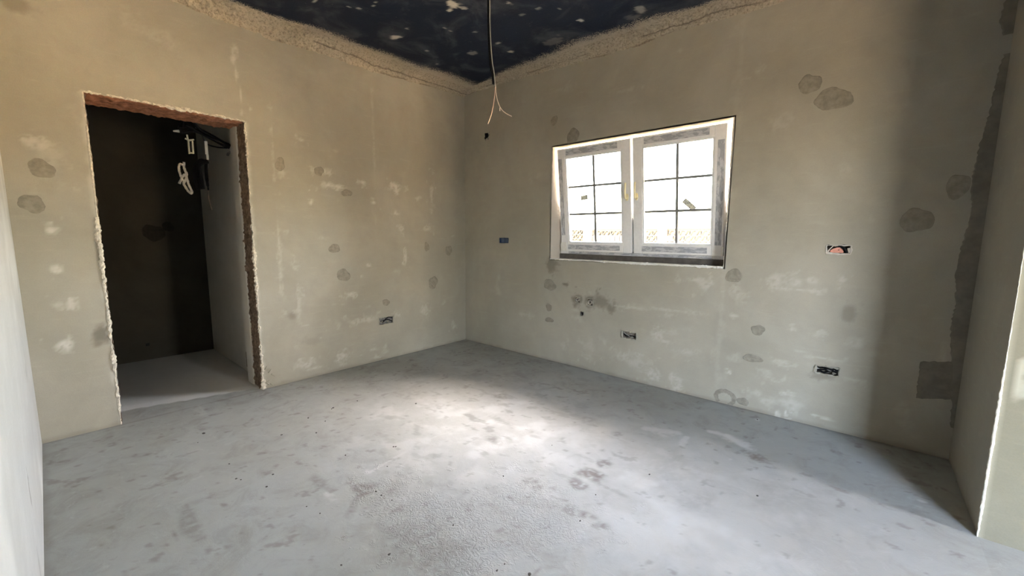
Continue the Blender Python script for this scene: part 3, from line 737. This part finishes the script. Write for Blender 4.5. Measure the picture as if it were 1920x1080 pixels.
# ------------------------------------------------------------------ return wall / pier on the right, left wall, rest of the shell
us = lines(YP, 0, .02); vs = lines(0, H, .02)
me, U, V = sheet(us, vs, lambda u, v: np.stack([XR + 0*u + .0015*fbm(u, v, .3, 5)*(-u > .01), u, v], -1))
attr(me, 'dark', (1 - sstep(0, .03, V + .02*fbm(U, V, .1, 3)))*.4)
attr(me, 'chalk', blobs(U, V, random_scuffs(8, -.75, -.1, .1, 1.6, 19, .01, .03, .2), .5, .6, 47, True))
join_boxes(me, [(XR+.01, FAR_X, YP+.01, .35, 0, H)])
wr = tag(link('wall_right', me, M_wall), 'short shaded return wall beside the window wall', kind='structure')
us = lines(XR, FAR_X, .02); vs = lines(0, H, .02)
me, U, V = sheet(us, vs, lambda u, v: np.stack([u, 0*u+YP, v], -1))
attr(me, 'chalk', np.maximum(blobs(U, V, [(4.128, .70, .016, .075, .8), (4.150, .655, .03, .03, .7), (4.16, .76, .03, .03, .6)], .2, .35, 57), .4*(1-sstep(0, .016, U-XR+.006*fbm(U, V, .05, 3)))))
pf = tag(link('wall_right', me, plaster('toned_pier_plaster', (.205, .190, .135), (.240, .222, .160), chalk=(.42, .40, .31))), 'front face of the pier with dim warm light painted in at the right edge', kind='structure')  # plaster darkened and yellowed to stand in for weaker warm light
o = bead([(XR-.001, YP-.001, 0), (XR-.001, YP-.001, 1.2), (XR-.001, YP-.001, H)], .0024, .6, 141, 'corner_bead', M_bead, pf)

us = lines(0, WLX, .02); vs = lines(0, H, .02)
me, U, V = sheet(us, vs, lambda u, v: np.stack([u, 0*u+YL+.003, v], -1))
dk = blobs(U, V, [(1.535, .38, .010, .045, .9), (1.52, .42, .006, .02, .8), (1.60, .10, .02, .06, .3), (.65, .60, .02, .04, .3)], .4, .5, 67)
attr(me, 'dark', dk)
attr(me, 'chalk', np.maximum(.45*sstep(.1, .5, fbm(U, V, .5, 71)), blobs(U, V, random_scuffs(10, .1, 1.6, .1, 1.8, 29, .02, .06, .3), .5, .6, 77, True)))
join_boxes(me, [(-.30, WLX, BACK_Y-.3, YL, 0, H)])
wl_ = tag(link('wall_left', me, M_wall_white), 'bright plastered wall at the left edge beside the camera', kind='structure')
mb = MB()
for q in ((WLX, BX0, 0, H), (BX1, FAR_X+.3, 0, H), (BX0, BX1, 0, BZ0), (BX0, BX1, BZ1, H)): mb.box(q[0], q[1], BACK_Y-.3, BACK_Y, q[2], q[3])
tag(mb.build('wall_front', M_wall_plain), 'plain wall with an unseen window opening added behind the camera for daylight', kind='structure')
mb = MB()
mb.box(FAR_X, FAR_X+.30, BACK_Y, ADDED_Y0, 0, H); mb.box(FAR_X, FAR_X+.30, ADDED_Y1, .35, 0, H); mb.box(FAR_X, FAR_X+.30, ADDED_Y0, ADDED_Y1, ADDED_H, H)
tag(mb.build('wall_right', M_wall_plain), 'far wall with an unseen opening added for daylight', kind='structure')
# frame of the added side opening (two fixed posts and a head)
mb = MB()
for y in (ADDED_Y0+.03, (ADDED_Y0+ADDED_Y1)/2, ADDED_Y1-.03): mb.box(FAR_X+.12, FAR_X+.19, y-.03, y+.03, 0, ADDED_H)
mb.box(FAR_X+.12, FAR_X+.19, ADDED_Y0, ADDED_Y1, ADDED_H-.06, ADDED_H)
tag(mb.build('added_opening_frame', M_upvc), 'white frame of the added daylight opening outside the view', kind='structure')
# unseen roof slab with eaves, added to block light from above
mb = MB(); mb.box(-1.9, FAR_X+.75, BACK_Y-.6, .95, H+.21, H+.42); mb.box(-1.85, -.29, -3.6, -2.0, 2.65, H+.21); mb.box(-.3, WLX, BACK_Y-.3, YL, H, H+.21); mb.box(XR, FAR_X, YP, .35, H, H+.21)
mb.box(-.30, XR, 0, .35, H, H+.21); mb.box(-.30, 0, YL, 0, H, H+.21)
tag(mb.build('roof', M_facade), 'unseen flat roof slab with eaves, added to block light', kind='structure')

# ------------------------------------------------------------------ window_1: frame, two tilted sashes
win = empty('window_1', (2.04, .20, WZ0))
tag(win, 'white double sash window tilted open in the plaster wall', kind='structure')
WO = Vector((2.04, .20, WZ0))
FX0, FX1, FZ0, FZ1 = WX0+.004, WX1-.004, WZ0+.048, WZ1-.004
mb = MB(WO)
mb.box(FX0, FX0+.062, .175, .245, FZ0, FZ1); mb.box(FX1-.062, FX1, .175, .245, FZ0, FZ1)
mb.box(FX0+.062, FX1-.062, .175, .245, FZ1-.062, FZ1); mb.box(FX0+.062, FX1-.062, .175, .245, FZ0, FZ0+.062)
mb.box(2.040-.036, 2.040+.036, .178, .242, FZ0+.062, FZ1-.062)
mb.build('frame', M_upvc, win, bevel=.003)
MB(WO).box(WX0+.001, WX1-.001, .155, .25, WZ0, FZ0).build('sill_profile', M_sill_dark, win, bevel=.003)
MB(WO).box(WX0+.10, WX1-.13, .1715, .1745, FZ0+.004, FZ0+.040).build('protective_film', M_film_h, win)
mb = MB(WO)
for z in (FZ1-.05, FZ1-.036): mb.box(2.035, 2.045, .172, .178, z, z+.008)
mb.build('tilt_catch', M_cable_grey, win)
TILT = math.radians(7.6)
SZ = FZ1 - FZ0 - .040           # sash height
def sash(x0, x1, handle_right, stick):
    w = x1 - x0
    ez = FZ0 + .030
    pivot = Vector((x0, .172, ez))
    P = MB()
    sw = .082; d0, d1 = -.022, .045      # local y: front (room side) .. back
    P.box(0, sw, d0, d1, 0, SZ); P.box(w-sw, w, d0, d1, 0, SZ); P.box(sw, w-sw, d0, d1, 0, sw); P.box(sw, w-sw, d0, d1, SZ-sw, SZ)
    s = P.build('sash', M_upvc, win, bevel=.004)
    s.location = pivot - WO
    s.rotation_euler = (TILT, 0, 0)      # top leans into the room
    # glazing bead
    B = MB(); b = .014
    B.box(sw, sw+b, d0+.006, .010, sw, SZ-sw); B.box(w-sw-b, w-sw, d0+.006, .010, sw, SZ-sw); B.box(sw+b, w-sw-b, d0+.006, .010, sw, sw+b); B.box(sw+b, w-sw-b, d0+.006, .010, SZ-sw-b, SZ-sw)
    B.build('glazing_bead', M_upvc, s, bevel=.002)
    gx0, gx1, gz0, gz1 = sw+b, w-sw-b, sw+b, SZ-sw-b
    t = .0105
    xm = (gx0+gx1)/2
    zs = [gz0, gz0 + (gz1-gz0)*.335, gz0 + (gz1-gz0)*.665, gz1]
    for (a, b2) in ((gx0, xm-t), (xm+t, gx1)):
        for z0, z1 in zip(zs[:-1], zs[1:]):
            q0 = z0 + (t if z0 != gz0 else 0); q1 = z1 - (t if z1 != gz1 else 0)
            MB().box(a, b2, .008, .013, q0, q1).build('pane', M_glass, s)
    MB().box(xm-t, xm+t, .006, .016, gz0, gz1).build('glazing_bar', M_cable_grey, s)
    for z in zs[1:-1]:
        MB().box(gx0, xm-t, .006, .016, z-t, z+t).build('glazing_bar', M_cable_grey, s)
        MB().box(xm+t, gx1, .006, .016, z-t, z+t).build('glazing_bar', M_cable_grey, s)
    # protective film strips
    f = d0 - .0012
    MB().box(.075, w-.115, f, d0+.0006, .018, .066).build('protective_film', M_film_h, s)
    MB().box(.10, w-.12, f, d0+.0006, SZ-.064, SZ-.014).build('protective_film', M_film_h, s)
    if handle_right: MB().box(.008, .050, f, d0+.0006, .16, SZ-.09).build('protective_film', M_film_v, s)
    else: MB().box(w-.060, w-.012, f, d0+.0006, .085, SZ-.11).build('protective_film', M_film_v, s)
    # handle: rosette + lever pointing up
    hx = w - .034 if handle_right else .034
    hz = SZ*.505
    h = MB()
    ring = [(hx + .014*math.cos(t_), hz + .031*math.sin(t_)) for t_ in np.linspace(0, 2*PI, 20, endpoint=False)]
    V = [(x, d0, z) for x, z in ring] + [(x, d0-.009, z) for x, z in ring]
    h.add(V, [(i, (i+1) % 20, 20+(i+1) % 20, 20+i) for i in range(20)] + [tuple(range(20, 40))])
    h.tube([(hx, d0-.006, hz-.004), (hx, d0-.034, hz-.004)], .0095, 10)
    h.tube(spline([(hx, d0-.034, hz-.010), (hx, d0-.042, hz+.012), (hx+.002, d0-.046, hz+.06), (hx+.004, d0-.044, hz+.105), (hx+.004, d0-.040, hz+.122)], 4), .0085, 10)
    h.build('handle', M_cream, s, smooth=False)
    # hinge cover at the lower outer corner
    xh = -.006 if handle_right else w-.012
    MB().box(xh, xh+.018, d0-.012, d0+.02, .0, .075).build('hinge_cover', M_white_plastic, s, bevel=.003)
    if handle_right:
        MB().box(-.004, .058, d0-.005, d0+.001, .0, .088).build('corner_cover', M_white_plastic, s, bevel=.002)
    sx, sz, a, lw, lh = stick
    c, si = math.cos(a), math.sin(a)
    V = [(sx + c*u - si*v, y, sz + si*u + c*v) for y in (.0066, .0078) for (u, v) in ((-lw, -lh), (lw, -lh), (lw, lh), (-lw, lh))]
    pyobj('sticker', V, [(0,1,2,3), (7,6,5,4), (0,4,5,1), (1,5,6,2), (2,6,7,3), (3,7,4,0)], M_sticker, s)
    return s
sash(1.284, 2.031, True, (.265, .515, .12, .038, .022))
sash(2.050, 2.778, False, (.462, .405, -.75, .058, .022))

# ------------------------------------------------------------------ electrical recesses and pipe ends in the walls
def recess(name, b, depth, plane, mat_in, t=.004):
    """open-fronted box set into the wall; returns MB"""
    u0, u1, v0, v1 = b
    mb = MB()
    def bx(a0, a1, d0, d1, c0, c1):
        if plane == 'y': mb.box(a0, a1, d0, d1, c0, c1)
        else: mb.box(-d1, -d0, a0, a1, c0, c1)
    bx(u0-t, u1+t, depth-t, depth, v0-t, v1+t)
    bx(u0-t, u0, .0012, depth-t, v0-t, v1+t); bx(u1, u1+t, .0012, depth-t, v0-t, v1+t)
    bx(u0, u1, .0012, depth-t, v0-t, v0); bx(u0, u1, .0012, depth-t, v1, v1+t)
    return mb

def rim(b, plane, seed, r=.006, parent=None, mat=None):
    u0, u1, v0, v1 = b
    P = [(u0, v0), (u1, v0), (u1, v1), (u0, v1), (u0, v0)]
    pts = [(u, -.0005, v) if plane == 'y' else (.0005, u, v) for u, v in P]
    return bead(pts, r, 1.0, seed, 'chipped_rim', mat or M_chip, parent)

def thing(name, label, cat, plane, b):
    u, v = (b[0]+b[1])/2, b[2]
    e = empty(name, (u, 0, v) if plane == 'y' else (0, u, v))
    return tag(e, label, cat)

def put(o, e):
    """parent a world-space mesh to a thing without moving it"""
    o.parent = e
    o.matrix_parent_inverse = Matrix.Translation(-e.location)
    return o

# blue flush box near the corner
b = BOXES_W['blue']; e = thing('socket_box', 'blue plastic flush box set in the wall near the corner', 'socket box', 'y', b)
put(recess('box', b, .045, 'y', None).build('box', M_blue_box), e)
mb = MB()
for k in range(2): mb.box(b[0]+.012+k*.060, b[0]+.058+k*.060, .014, .042, b[2]+.008, b[3]-.008)
put(mb.build('module_cover', simple('faded_blue_plastic', (.07, .10, .16), .5), bevel=.002), e)
put(MB().box(b[0]+.004, b[0]+.014, .004, .02, b[2]+.02, b[2]+.034).build('screw_lug', M_blue_box), e)

# coral box on the right part of the window wall
b = BOXES_W['coral']; e = thing('socket_box', 'coral pink covered box with black cable beside the window', 'socket box', 'y', b)
put(recess('box', b, .050, 'y', None).build('box', simple('dark_box', (.05, .045, .04), .8)), e)
pts = [(b[0]+.022, .012, b[2]+.006), (b[0]+.018, .012, b[2]+.018), (b[0]+.030, .010, b[2]+.030), (b[0]+.052, .008, b[2]+.040), (b[0]+.066, .008, b[2]+.041), (b[0]+.080, .009, b[2]+.026), (b[0]+.088, .012, b[2]+.012), (b[0]+.082, .012, b[2]+.006)]
n = len(pts)
V = [(x, y, z) for x, y, z in pts] + [(x, y+.018, z) for x, y, z in pts]
put(pyobj('cover', V, [tuple(range(n))[::-1], tuple(range(n, 2*n))] + [(i, (i+1) % n, n+(i+1) % n, n+i) for i in range(n)], M_coral), e)
put(MB().tube([(b[0]+.062, .0075, b[2]+.024), (b[0]+.062, .0105, b[2]+.024)], .003, 8).build('screw', M_black), e)
put(MB().tube(spline([(b[0]+.050, .012, b[3]-.004), (b[0]+.072, .010, b[3]-.006), (b[0]+.090, .010, b[3]-.020), (b[0]+.104, .014, b[2]+.004)], 6), .0075, 8).build('cable', M_black), e)
put(rim(b, 'y', 151, .005, None, M_reveal), e)
put(bead([(b[0]+.004, .006, b[2]+.010), (b[0]+.014, .006, b[2]+.030), (b[0]+.034, .006, b[3]-.006)], .006, 1.0, 152, 'plaster_lump', M_reveal, None), e)
put(bead([(b[1]-.006, .006, b[2]+.008), (b[1]-.010, .006, b[3]-.018)], .005, 1.0, 153, 'plaster_lump', M_reveal, None), e)

def broken_box(key_b, plane, label, seed, cab, col=(.11, .105, .10), depth=.05):
    e = thing('socket_recess', label, 'socket recess', plane, key_b)
    put(recess('box', key_b, depth, plane, None).build('box', simple('dusty_box', col, .9, var=.4, scale=60)), e)
    put(rim(key_b, plane, seed, .0045, None, M_wall_plain), e)
    rnd = random.Random(seed)
    u0, u1, v0, v1 = key_b
    for k in range(cab):
        uu = [u0 + (u1-u0)*q for q in (.02, .3, .6, .97)]
        P = [(u + rnd.uniform(-.006, .006), rnd.uniform(.008, .022), v0 + (v1-v0)*rnd.uniform(.15, .85)) for u in uu]
        if plane == 'x': P = [(-d, u, v) for u, d, v in P]
        put(MB().tube(spline(P, 6), rnd.uniform(.0035, .006), 8).build('cable', [M_black, M_cable_grey][k % 2]), e)
    for k in range(3):
        u = u0 + (u1-u0)*rnd.uniform(.15, .85); v = v0 + (v1-v0)*rnd.uniform(.1, .5); d = rnd.uniform(.012, .03)
        p = Vector((u, d, v)) if plane == 'y' else Vector((-d, u, v))
        put(MB().tube([p, p+Vector((.018 if plane == 'y' else 0, .018 if plane == 'x' else 0, .008))], [.009, .007], 7, seed=k, amp=.35).build('mortar_lump', M_patch), e)
    return e
broken_box(BOXES_W['low'], 'y', 'broken open socket recess with dark cables low on the right', 161, 5)
broken_box(BOXES_W['mid'], 'y', 'rough chipped socket recess below the window', 165, 2, (.20, .175, .145), .032)
broken_box(BOX_D, 'x', 'chipped socket recess low on the doorway wall', 169, 3, (.16, .16, .165), .035)

# conduit hole high beside the hanging wires
b = BOXES_W['hole']; e = thing('conduit_hole', 'dark conduit stub in a hole high near the corner', 'conduit', 'y', b)
put(recess('box', b, .055, 'y', None).build('recess', M_black), e)
c = ((b[0]+b[1])/2, (b[2]+b[3])/2)
mb = MB()
mb.tube([(c[0]+.006, .05, c[1]+.004), (c[0]+.006, -.008, c[1]+.004)], .027, 14); mb.tube([(c[0]-.012, .05, c[1]-.012), (c[0]-.022, -.004, c[1]-.020)], .014, 10)
put(mb.build('conduit', M_black), e)
put(bead([(b[0]-.006, -.0005, b[3]), (b[0], -.0005, b[2]), (b[1], -.0005, b[2]+.02), (b[1], -.0005, b[3]), (b[0], -.0005, b[3])], .005, 1, 171, 'chipped_rim', M_wall_plain, None), e)

def pipe(b, label, r, seed, mat):
    e = thing('water_pipe_end', label, 'pipe end', 'y', b)
    put(recess('box', b, .055, 'y', None).build('recess', M_rough_brown), e)
    c = ((b[0]+b[1])/2, (b[2]+b[3])/2)
    # ring fitting: outer wall, lip, inner bore
    V = []; F = []; n = 20
    prof = [(r, .05), (r, -.006), (r*.72, -.009), (r*.55, -.004), (r*.52, .03)]
    for (rr, y) in prof:
        V += [(c[0] + rr*math.cos(2*PI*k/n), y, c[1] + rr*math.sin(2*PI*k/n)) for k in range(n)]
    for q in range(len(prof)-1):
        for k in range(n): F.append((q*n+k, q*n+(k+1) % n, (q+1)*n+(k+1) % n, (q+1)*n+k))
    F.append(tuple((len(prof)-1)*n + k for k in range(n)))
    put(pyobj('fitting', V, F, mat), e)
    put(rim(b, 'y', seed, .005, None, M_wall_plain), e)
    return e
M_fit = simple('plaster_smeared_fitting', (.40, .37, .32), .6, .2, var=.35, scale=70)
pipe(BOXES_W['pipe1'], 'small plaster-smeared water pipe end left of the pair below the window', .019, 181, M_fit)
pipe(BOXES_W['pipe2'], 'larger pale ringed water pipe end right of the pair below the window', .023, 185, M_fit)
b = BOXES_W['drain']; e = thing('drain_pipe', 'open dark drain pipe below the two water pipe ends', 'pipe end', 'y', b)
put(recess('box', b, .055, 'y', None).build('recess', M_rough_brown), e)
V = []; F = []; n = 20; c = ((b[0]+b[1])/2, (b[2]+b[3])/2)
prof = [(.022, .05), (.022, -.004), (.0185, -.005), (.0175, .05)]
for (rr, y) in prof: V += [(c[0] + rr*math.cos(2*PI*k/n), y, c[1] + rr*1.08*math.sin(2*PI*k/n)) for k in range(n)]
for q in range(3):
    for k in range(n): F.append((q*n+k, q*n+(k+1) % n, (q+1)*n+(k+1) % n, (q+1)*n+k))
F.append(tuple(3*n+k for k in range(n)))
put(pyobj('pipe', V, F, simple('grey_drain_plastic', (.12, .11, .10), .6)), e)
put(rim(b, 'y', 187, .004, None, M_wall_plain), e)

# ------------------------------------------------------------------ hanging light cable
e = empty('hanging_cable', (2.012, -1.668, H))
tag(e, 'black conduit with two bare wires hanging from the ceiling', 'cable')
def W(p): return Vector(p)
put(MB().tube(spline([(2.010, -1.670, H+.01), (2.014, -1.666, 2.70), (2.012, -1.668, 2.50), (2.013, -1.667, 2.32), (2.017, -1.663, 2.22), (2.024, -1.657, 2.128)], 14), .0095, 10, ridge=.04).build('conduit', M_black), e)
put(MB().tube(spline([(2.024, -1.657, 2.132), (2.027, -1.654, 2.10), (2.030, -1.651, 2.062)], 4), .0066, 8).build('inner_sleeve', M_black), e)
put(MB().tube(spline([(2.021, -1.676, H), (2.024, -1.675, 2.60), (2.023, -1.674, 2.40), (2.025, -1.672, 2.30), (2.031, -1.664, 2.18), (2.040, -1.654, 2.10), (2.041, -1.650, 2.045)], 8), .0024, 8).build('grey_wire', M_cable_grey), e)
put(MB().tube(spline([(2.037, -1.648, 2.09), (2.038, -1.648, 2.04), (2.034, -1.650, 1.985), (2.022, -1.659, 1.91), (2.008, -1.671, 1.858)], 8), .0019, 8).build('bare_wire', M_copper), e)
put(MB().tube(spline([(2.040, -1.647, 2.055), (2.044, -1.643, 2.00), (2.056, -1.632, 1.95), (2.076, -1.614, 1.918), (2.106, -1.588, 1.897)], 8), .0022, 8).build('bare_wire', M_steel_wire), e)
put(MB().tube(spline([(2.0586, -1.630, 1.945), (2.0575, -1.631, 1.935), (2.058, -1.630, 1.925)], 3), .0025, 6).build('wire_barb', M_steel_wire), e)

# ------------------------------------------------------------------ cable bundle in the store room
e = empty('conduit_bundle', (-.62, -2.17, 2.0))
tag(e, 'black conduit bundle with white junction clips hanging in the store room', 'cable bundle')
X0 = -.62
def S(y, z, x=X0): return (x, y, z)
rnd = random.Random(77)
for k in range(5):
    o1 = rnd.uniform(-.015, .015); o2 = rnd.uniform(-.018, .018); dx = -.06 + .03*k
    put(MB().tube(spline([S(-2.155, 2.005+o2, X0+dx*.3), S(-2.20, 2.018+o2, X0+dx*.4), S(-2.284, 2.058+o2*.8+o1, X0+dx), S(-2.383, 2.10+o2*.9+o1, X0+dx*1.2), S(-2.47, 2.128+o2+.02*(k-2), X0+dx*1.4), S(-2.505, 2.118+o2*1.4-.012*k, X0+dx*1.6)], 10), .014 if k < 3 else .010, 8, ridge=.06).build('conduit', M_black), e)
put(MB().tube(spline([S(-2.36, 2.06), S(-2.33, 2.00), S(-2.26, 1.985), S(-2.19, 1.99)], 8), .006, 8).build('cable', M_black), e)
put(MB().tube(spline([S(-2.17, 2.03), S(-2.15, 1.98), S(-2.185, 1.945), S(-2.19, 1.925)], 6), .010, 8).build('cable', M_cable_grey), e)
# white clips
put(MB().tube([S(-2.548, 2.062), S(-2.510, 2.068)], [.006, .012], 6).build('white_clip', M_white_plastic), e)
mb = MB(); mb.box(X0-.01, X0+.012, -2.462, -2.452, 1.90, 2.015); mb.box(X0-.01, X0+.012, -2.436, -2.426, 1.905, 2.005); mb.box(X0-.008, X0+.008, -2.455, -2.432, 1.905, 1.915)
mb.tube([S(-2.476, 2.018), S(-2.450, 2.008), S(-2.418, 2.020)], [.006, .009, .006], 6); mb.tube([S(-2.462, 2.05), S(-2.458, 2.01)], .006, 6)
put(mb.build('white_clip', simple('aged_white_plastic', (.62, .60, .48), .5)), e)
mb = MB(); mb.box(X0-.008, X0+.008, -2.350, -2.330, 1.915, 2.02); mb.box(X0-.008, X0+.008, -2.344, -2.328, 1.872, 1.914)
put(mb.build('white_clip', M_white_plastic), e)
put(MB().tube([S(-2.338, 1.872), S(-2.336, 1.80)], .004, 6).build('white_wire', M_cable_grey), e)
# black loop coil
for k in range(4):
    q = .010*k
    put(MB().tube(spline([S(-2.345, 1.855-q*.4, X0+.02*k), S(-2.385, 1.862-q, X0+.02*k), S(-2.425+q*.5, 1.82-q*.5, X0+.02*k), S(-2.436+q, 1.74, X0+.02*k), S(-2.430+q, 1.66, X0+.02*k), S(-2.420+q*.8, 1.62, X0+.02*k)], 8), .011, 8).build('cable_loop', M_black), e)
put(MB().tube(spline([S(-2.345, 1.87), S(-2.352, 1.80), S(-2.352, 1.70), S(-2.348, 1.62)], 8), [.012]*17 + [.010]*4 + [.007]*4, 8).build('cable', M_black), e)
put(MB().tube(spline([S(-2.350, 1.62), S(-2.350, 1.55), S(-2.343, 1.50), S(-2.335, 1.46)], 6), .003, 6).build('wire', M_rough_brown), e)
# pale knotted cord
put(MB().tube(spline([S(-2.497, 1.83), S(-2.500, 1.79), S(-2.488, 1.74), S(-2.492, 1.70), S(-2.510, 1.66), S(-2.492, 1.61), S(-2.468, 1.585), S(-2.462, 1.60), S(-2.478, 1.65), S(-2.486, 1.70), S(-2.500, 1.73), S(-2.520, 1.70), S(-2.540, 1.655)], 6), .009, 7, seed=4, amp=.2).build('pale_cord', simple('pale_cord', (.48, .46, .42), .9)), e)
put(MB().tube(spline([S(-2.500, 1.80), S(-2.525, 1.81), S(-2.534, 1.77), S(-2.526, 1.72), S(-2.515, 1.68)], 6), .009, 7, seed=6, amp=.2).build('pale_cord', bpy.data.materials['pale_cord']), e)

# ------------------------------------------------------------------ crumbs on the floor
for i, (x, y, r) in enumerate(DEBRIS):
    rnd = random.Random(900+i); r *= .62
    V = []; n = 7
    for (z, s) in ((-.001, .8), (r*.35, 1.0), (r*.75, .55)):
        V += [(s*r*rnd.uniform(.75, 1.2)*math.cos(2*PI*k/n)*1.35, s*r*rnd.uniform(.75, 1.2)*math.sin(2*PI*k/n), z) for k in range(n)]
    F = [tuple(range(n))[::-1], tuple(range(2*n, 3*n))] + [(q*n+k, q*n+(k+1) % n, (q+1)*n+(k+1) % n, (q+1)*n+k) for q in range(2) for k in range(n)]
    o = pyobj('mortar_crumb', V, F, M_crumb)
    o.location = (x, y, .001); o.rotation_euler = (0, 0, rnd.uniform(0, 6))
    tag(o, 'tiny dark mortar crumb lying on the concrete floor', 'crumb', 'mortar crumbs on the floor')

# ------------------------------------------------------------------ outside: ground and breeze block fence
mb = MB(); mb.box(-40, 40, -40, 40, -.60, -.31)
tag(mb.build('ground', M_ground_ext), 'sunlit pale ground around the house', kind='structure')
mb = MB(); mb.box(-40, 40, -40, BACK_Y-.6, -.31, -.29)
tag(mb.build('added_dark_ground', simple('added_ground_dark', (.085, .070, .050), .95, var=.3, scale=8)), 'unseen dark ground added behind the house to cut bounced light', kind='structure')  # added dark ground, keeps bounced light off the upper walls
FY = 6.0
fe = empty('garden_fence', (-.4, FY, -.31))
tag(fe, 'breeze block fence and posts with shade in their colour seen through the window', 'fence')
def block_mesh():
    """open screen block .235 x .115 with two leaning curved webs"""
    mb = MB(); w, h, d = .235, .112, .05
    t = .010
    mb.box(0, w, -d, d, 0, t); mb.box(0, w, -d, d, h-t, h); mb.box(0, t, -d, d, t, h-t); mb.box(w-t, w, -d, d, t, h-t)
    for ox in (0, w/2):
        pts = spline([(ox+.012, 0, t), (ox+.045, 0, h*.40), (ox+.065, 0, h*.75), (ox+.095, 0, h*.84), (ox+.112, 0, h*.70)], 3)
        for a, b in zip(pts[:-1], pts[1:]):
            nx = Vector((-(b-a).z, 0, (b-a).x)).normalized()*.015
            V = [(p + s*nx + Vector((0, y, 0))) for y in (-d, d) for p in (a, b) for s in (-1, 1)]
            mb.add(V, [(0,1,3,2), (4,6,7,5), (0,2,6,4), (1,5,7,3), (0,4,5,1), (2,3,7,6)])
    return mb
bmesh_src = block_mesh().build('block', M_concrete_ext)
BM = bmesh_src.data
bpy.data.objects.remove(bmesh_src)
def blocks(x0, x1, z_top, rows):
    n = int(round((x1-x0)/.235))
    for r in range(rows):
        off = .1175 if r % 2 else 0
        for i in range(n - (1 if r % 2 else 0)):
            o = bpy.data.objects.new('block', BM); COL.objects.link(o); o.parent = fe
            o.location = Vector((x0 + off + i*.235, FY, z_top - .115*(r+1))) - fe.location
TOPZ = 1.425
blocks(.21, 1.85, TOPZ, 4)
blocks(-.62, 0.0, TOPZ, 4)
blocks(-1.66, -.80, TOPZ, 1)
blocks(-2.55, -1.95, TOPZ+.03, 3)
def fbox(name, mat, x0, x1, y0, y1, z0, z1):
    o = MB().box(x0, x1, y0, y1, z0, z1).build(name, mat, fe); o.location = -fe.location
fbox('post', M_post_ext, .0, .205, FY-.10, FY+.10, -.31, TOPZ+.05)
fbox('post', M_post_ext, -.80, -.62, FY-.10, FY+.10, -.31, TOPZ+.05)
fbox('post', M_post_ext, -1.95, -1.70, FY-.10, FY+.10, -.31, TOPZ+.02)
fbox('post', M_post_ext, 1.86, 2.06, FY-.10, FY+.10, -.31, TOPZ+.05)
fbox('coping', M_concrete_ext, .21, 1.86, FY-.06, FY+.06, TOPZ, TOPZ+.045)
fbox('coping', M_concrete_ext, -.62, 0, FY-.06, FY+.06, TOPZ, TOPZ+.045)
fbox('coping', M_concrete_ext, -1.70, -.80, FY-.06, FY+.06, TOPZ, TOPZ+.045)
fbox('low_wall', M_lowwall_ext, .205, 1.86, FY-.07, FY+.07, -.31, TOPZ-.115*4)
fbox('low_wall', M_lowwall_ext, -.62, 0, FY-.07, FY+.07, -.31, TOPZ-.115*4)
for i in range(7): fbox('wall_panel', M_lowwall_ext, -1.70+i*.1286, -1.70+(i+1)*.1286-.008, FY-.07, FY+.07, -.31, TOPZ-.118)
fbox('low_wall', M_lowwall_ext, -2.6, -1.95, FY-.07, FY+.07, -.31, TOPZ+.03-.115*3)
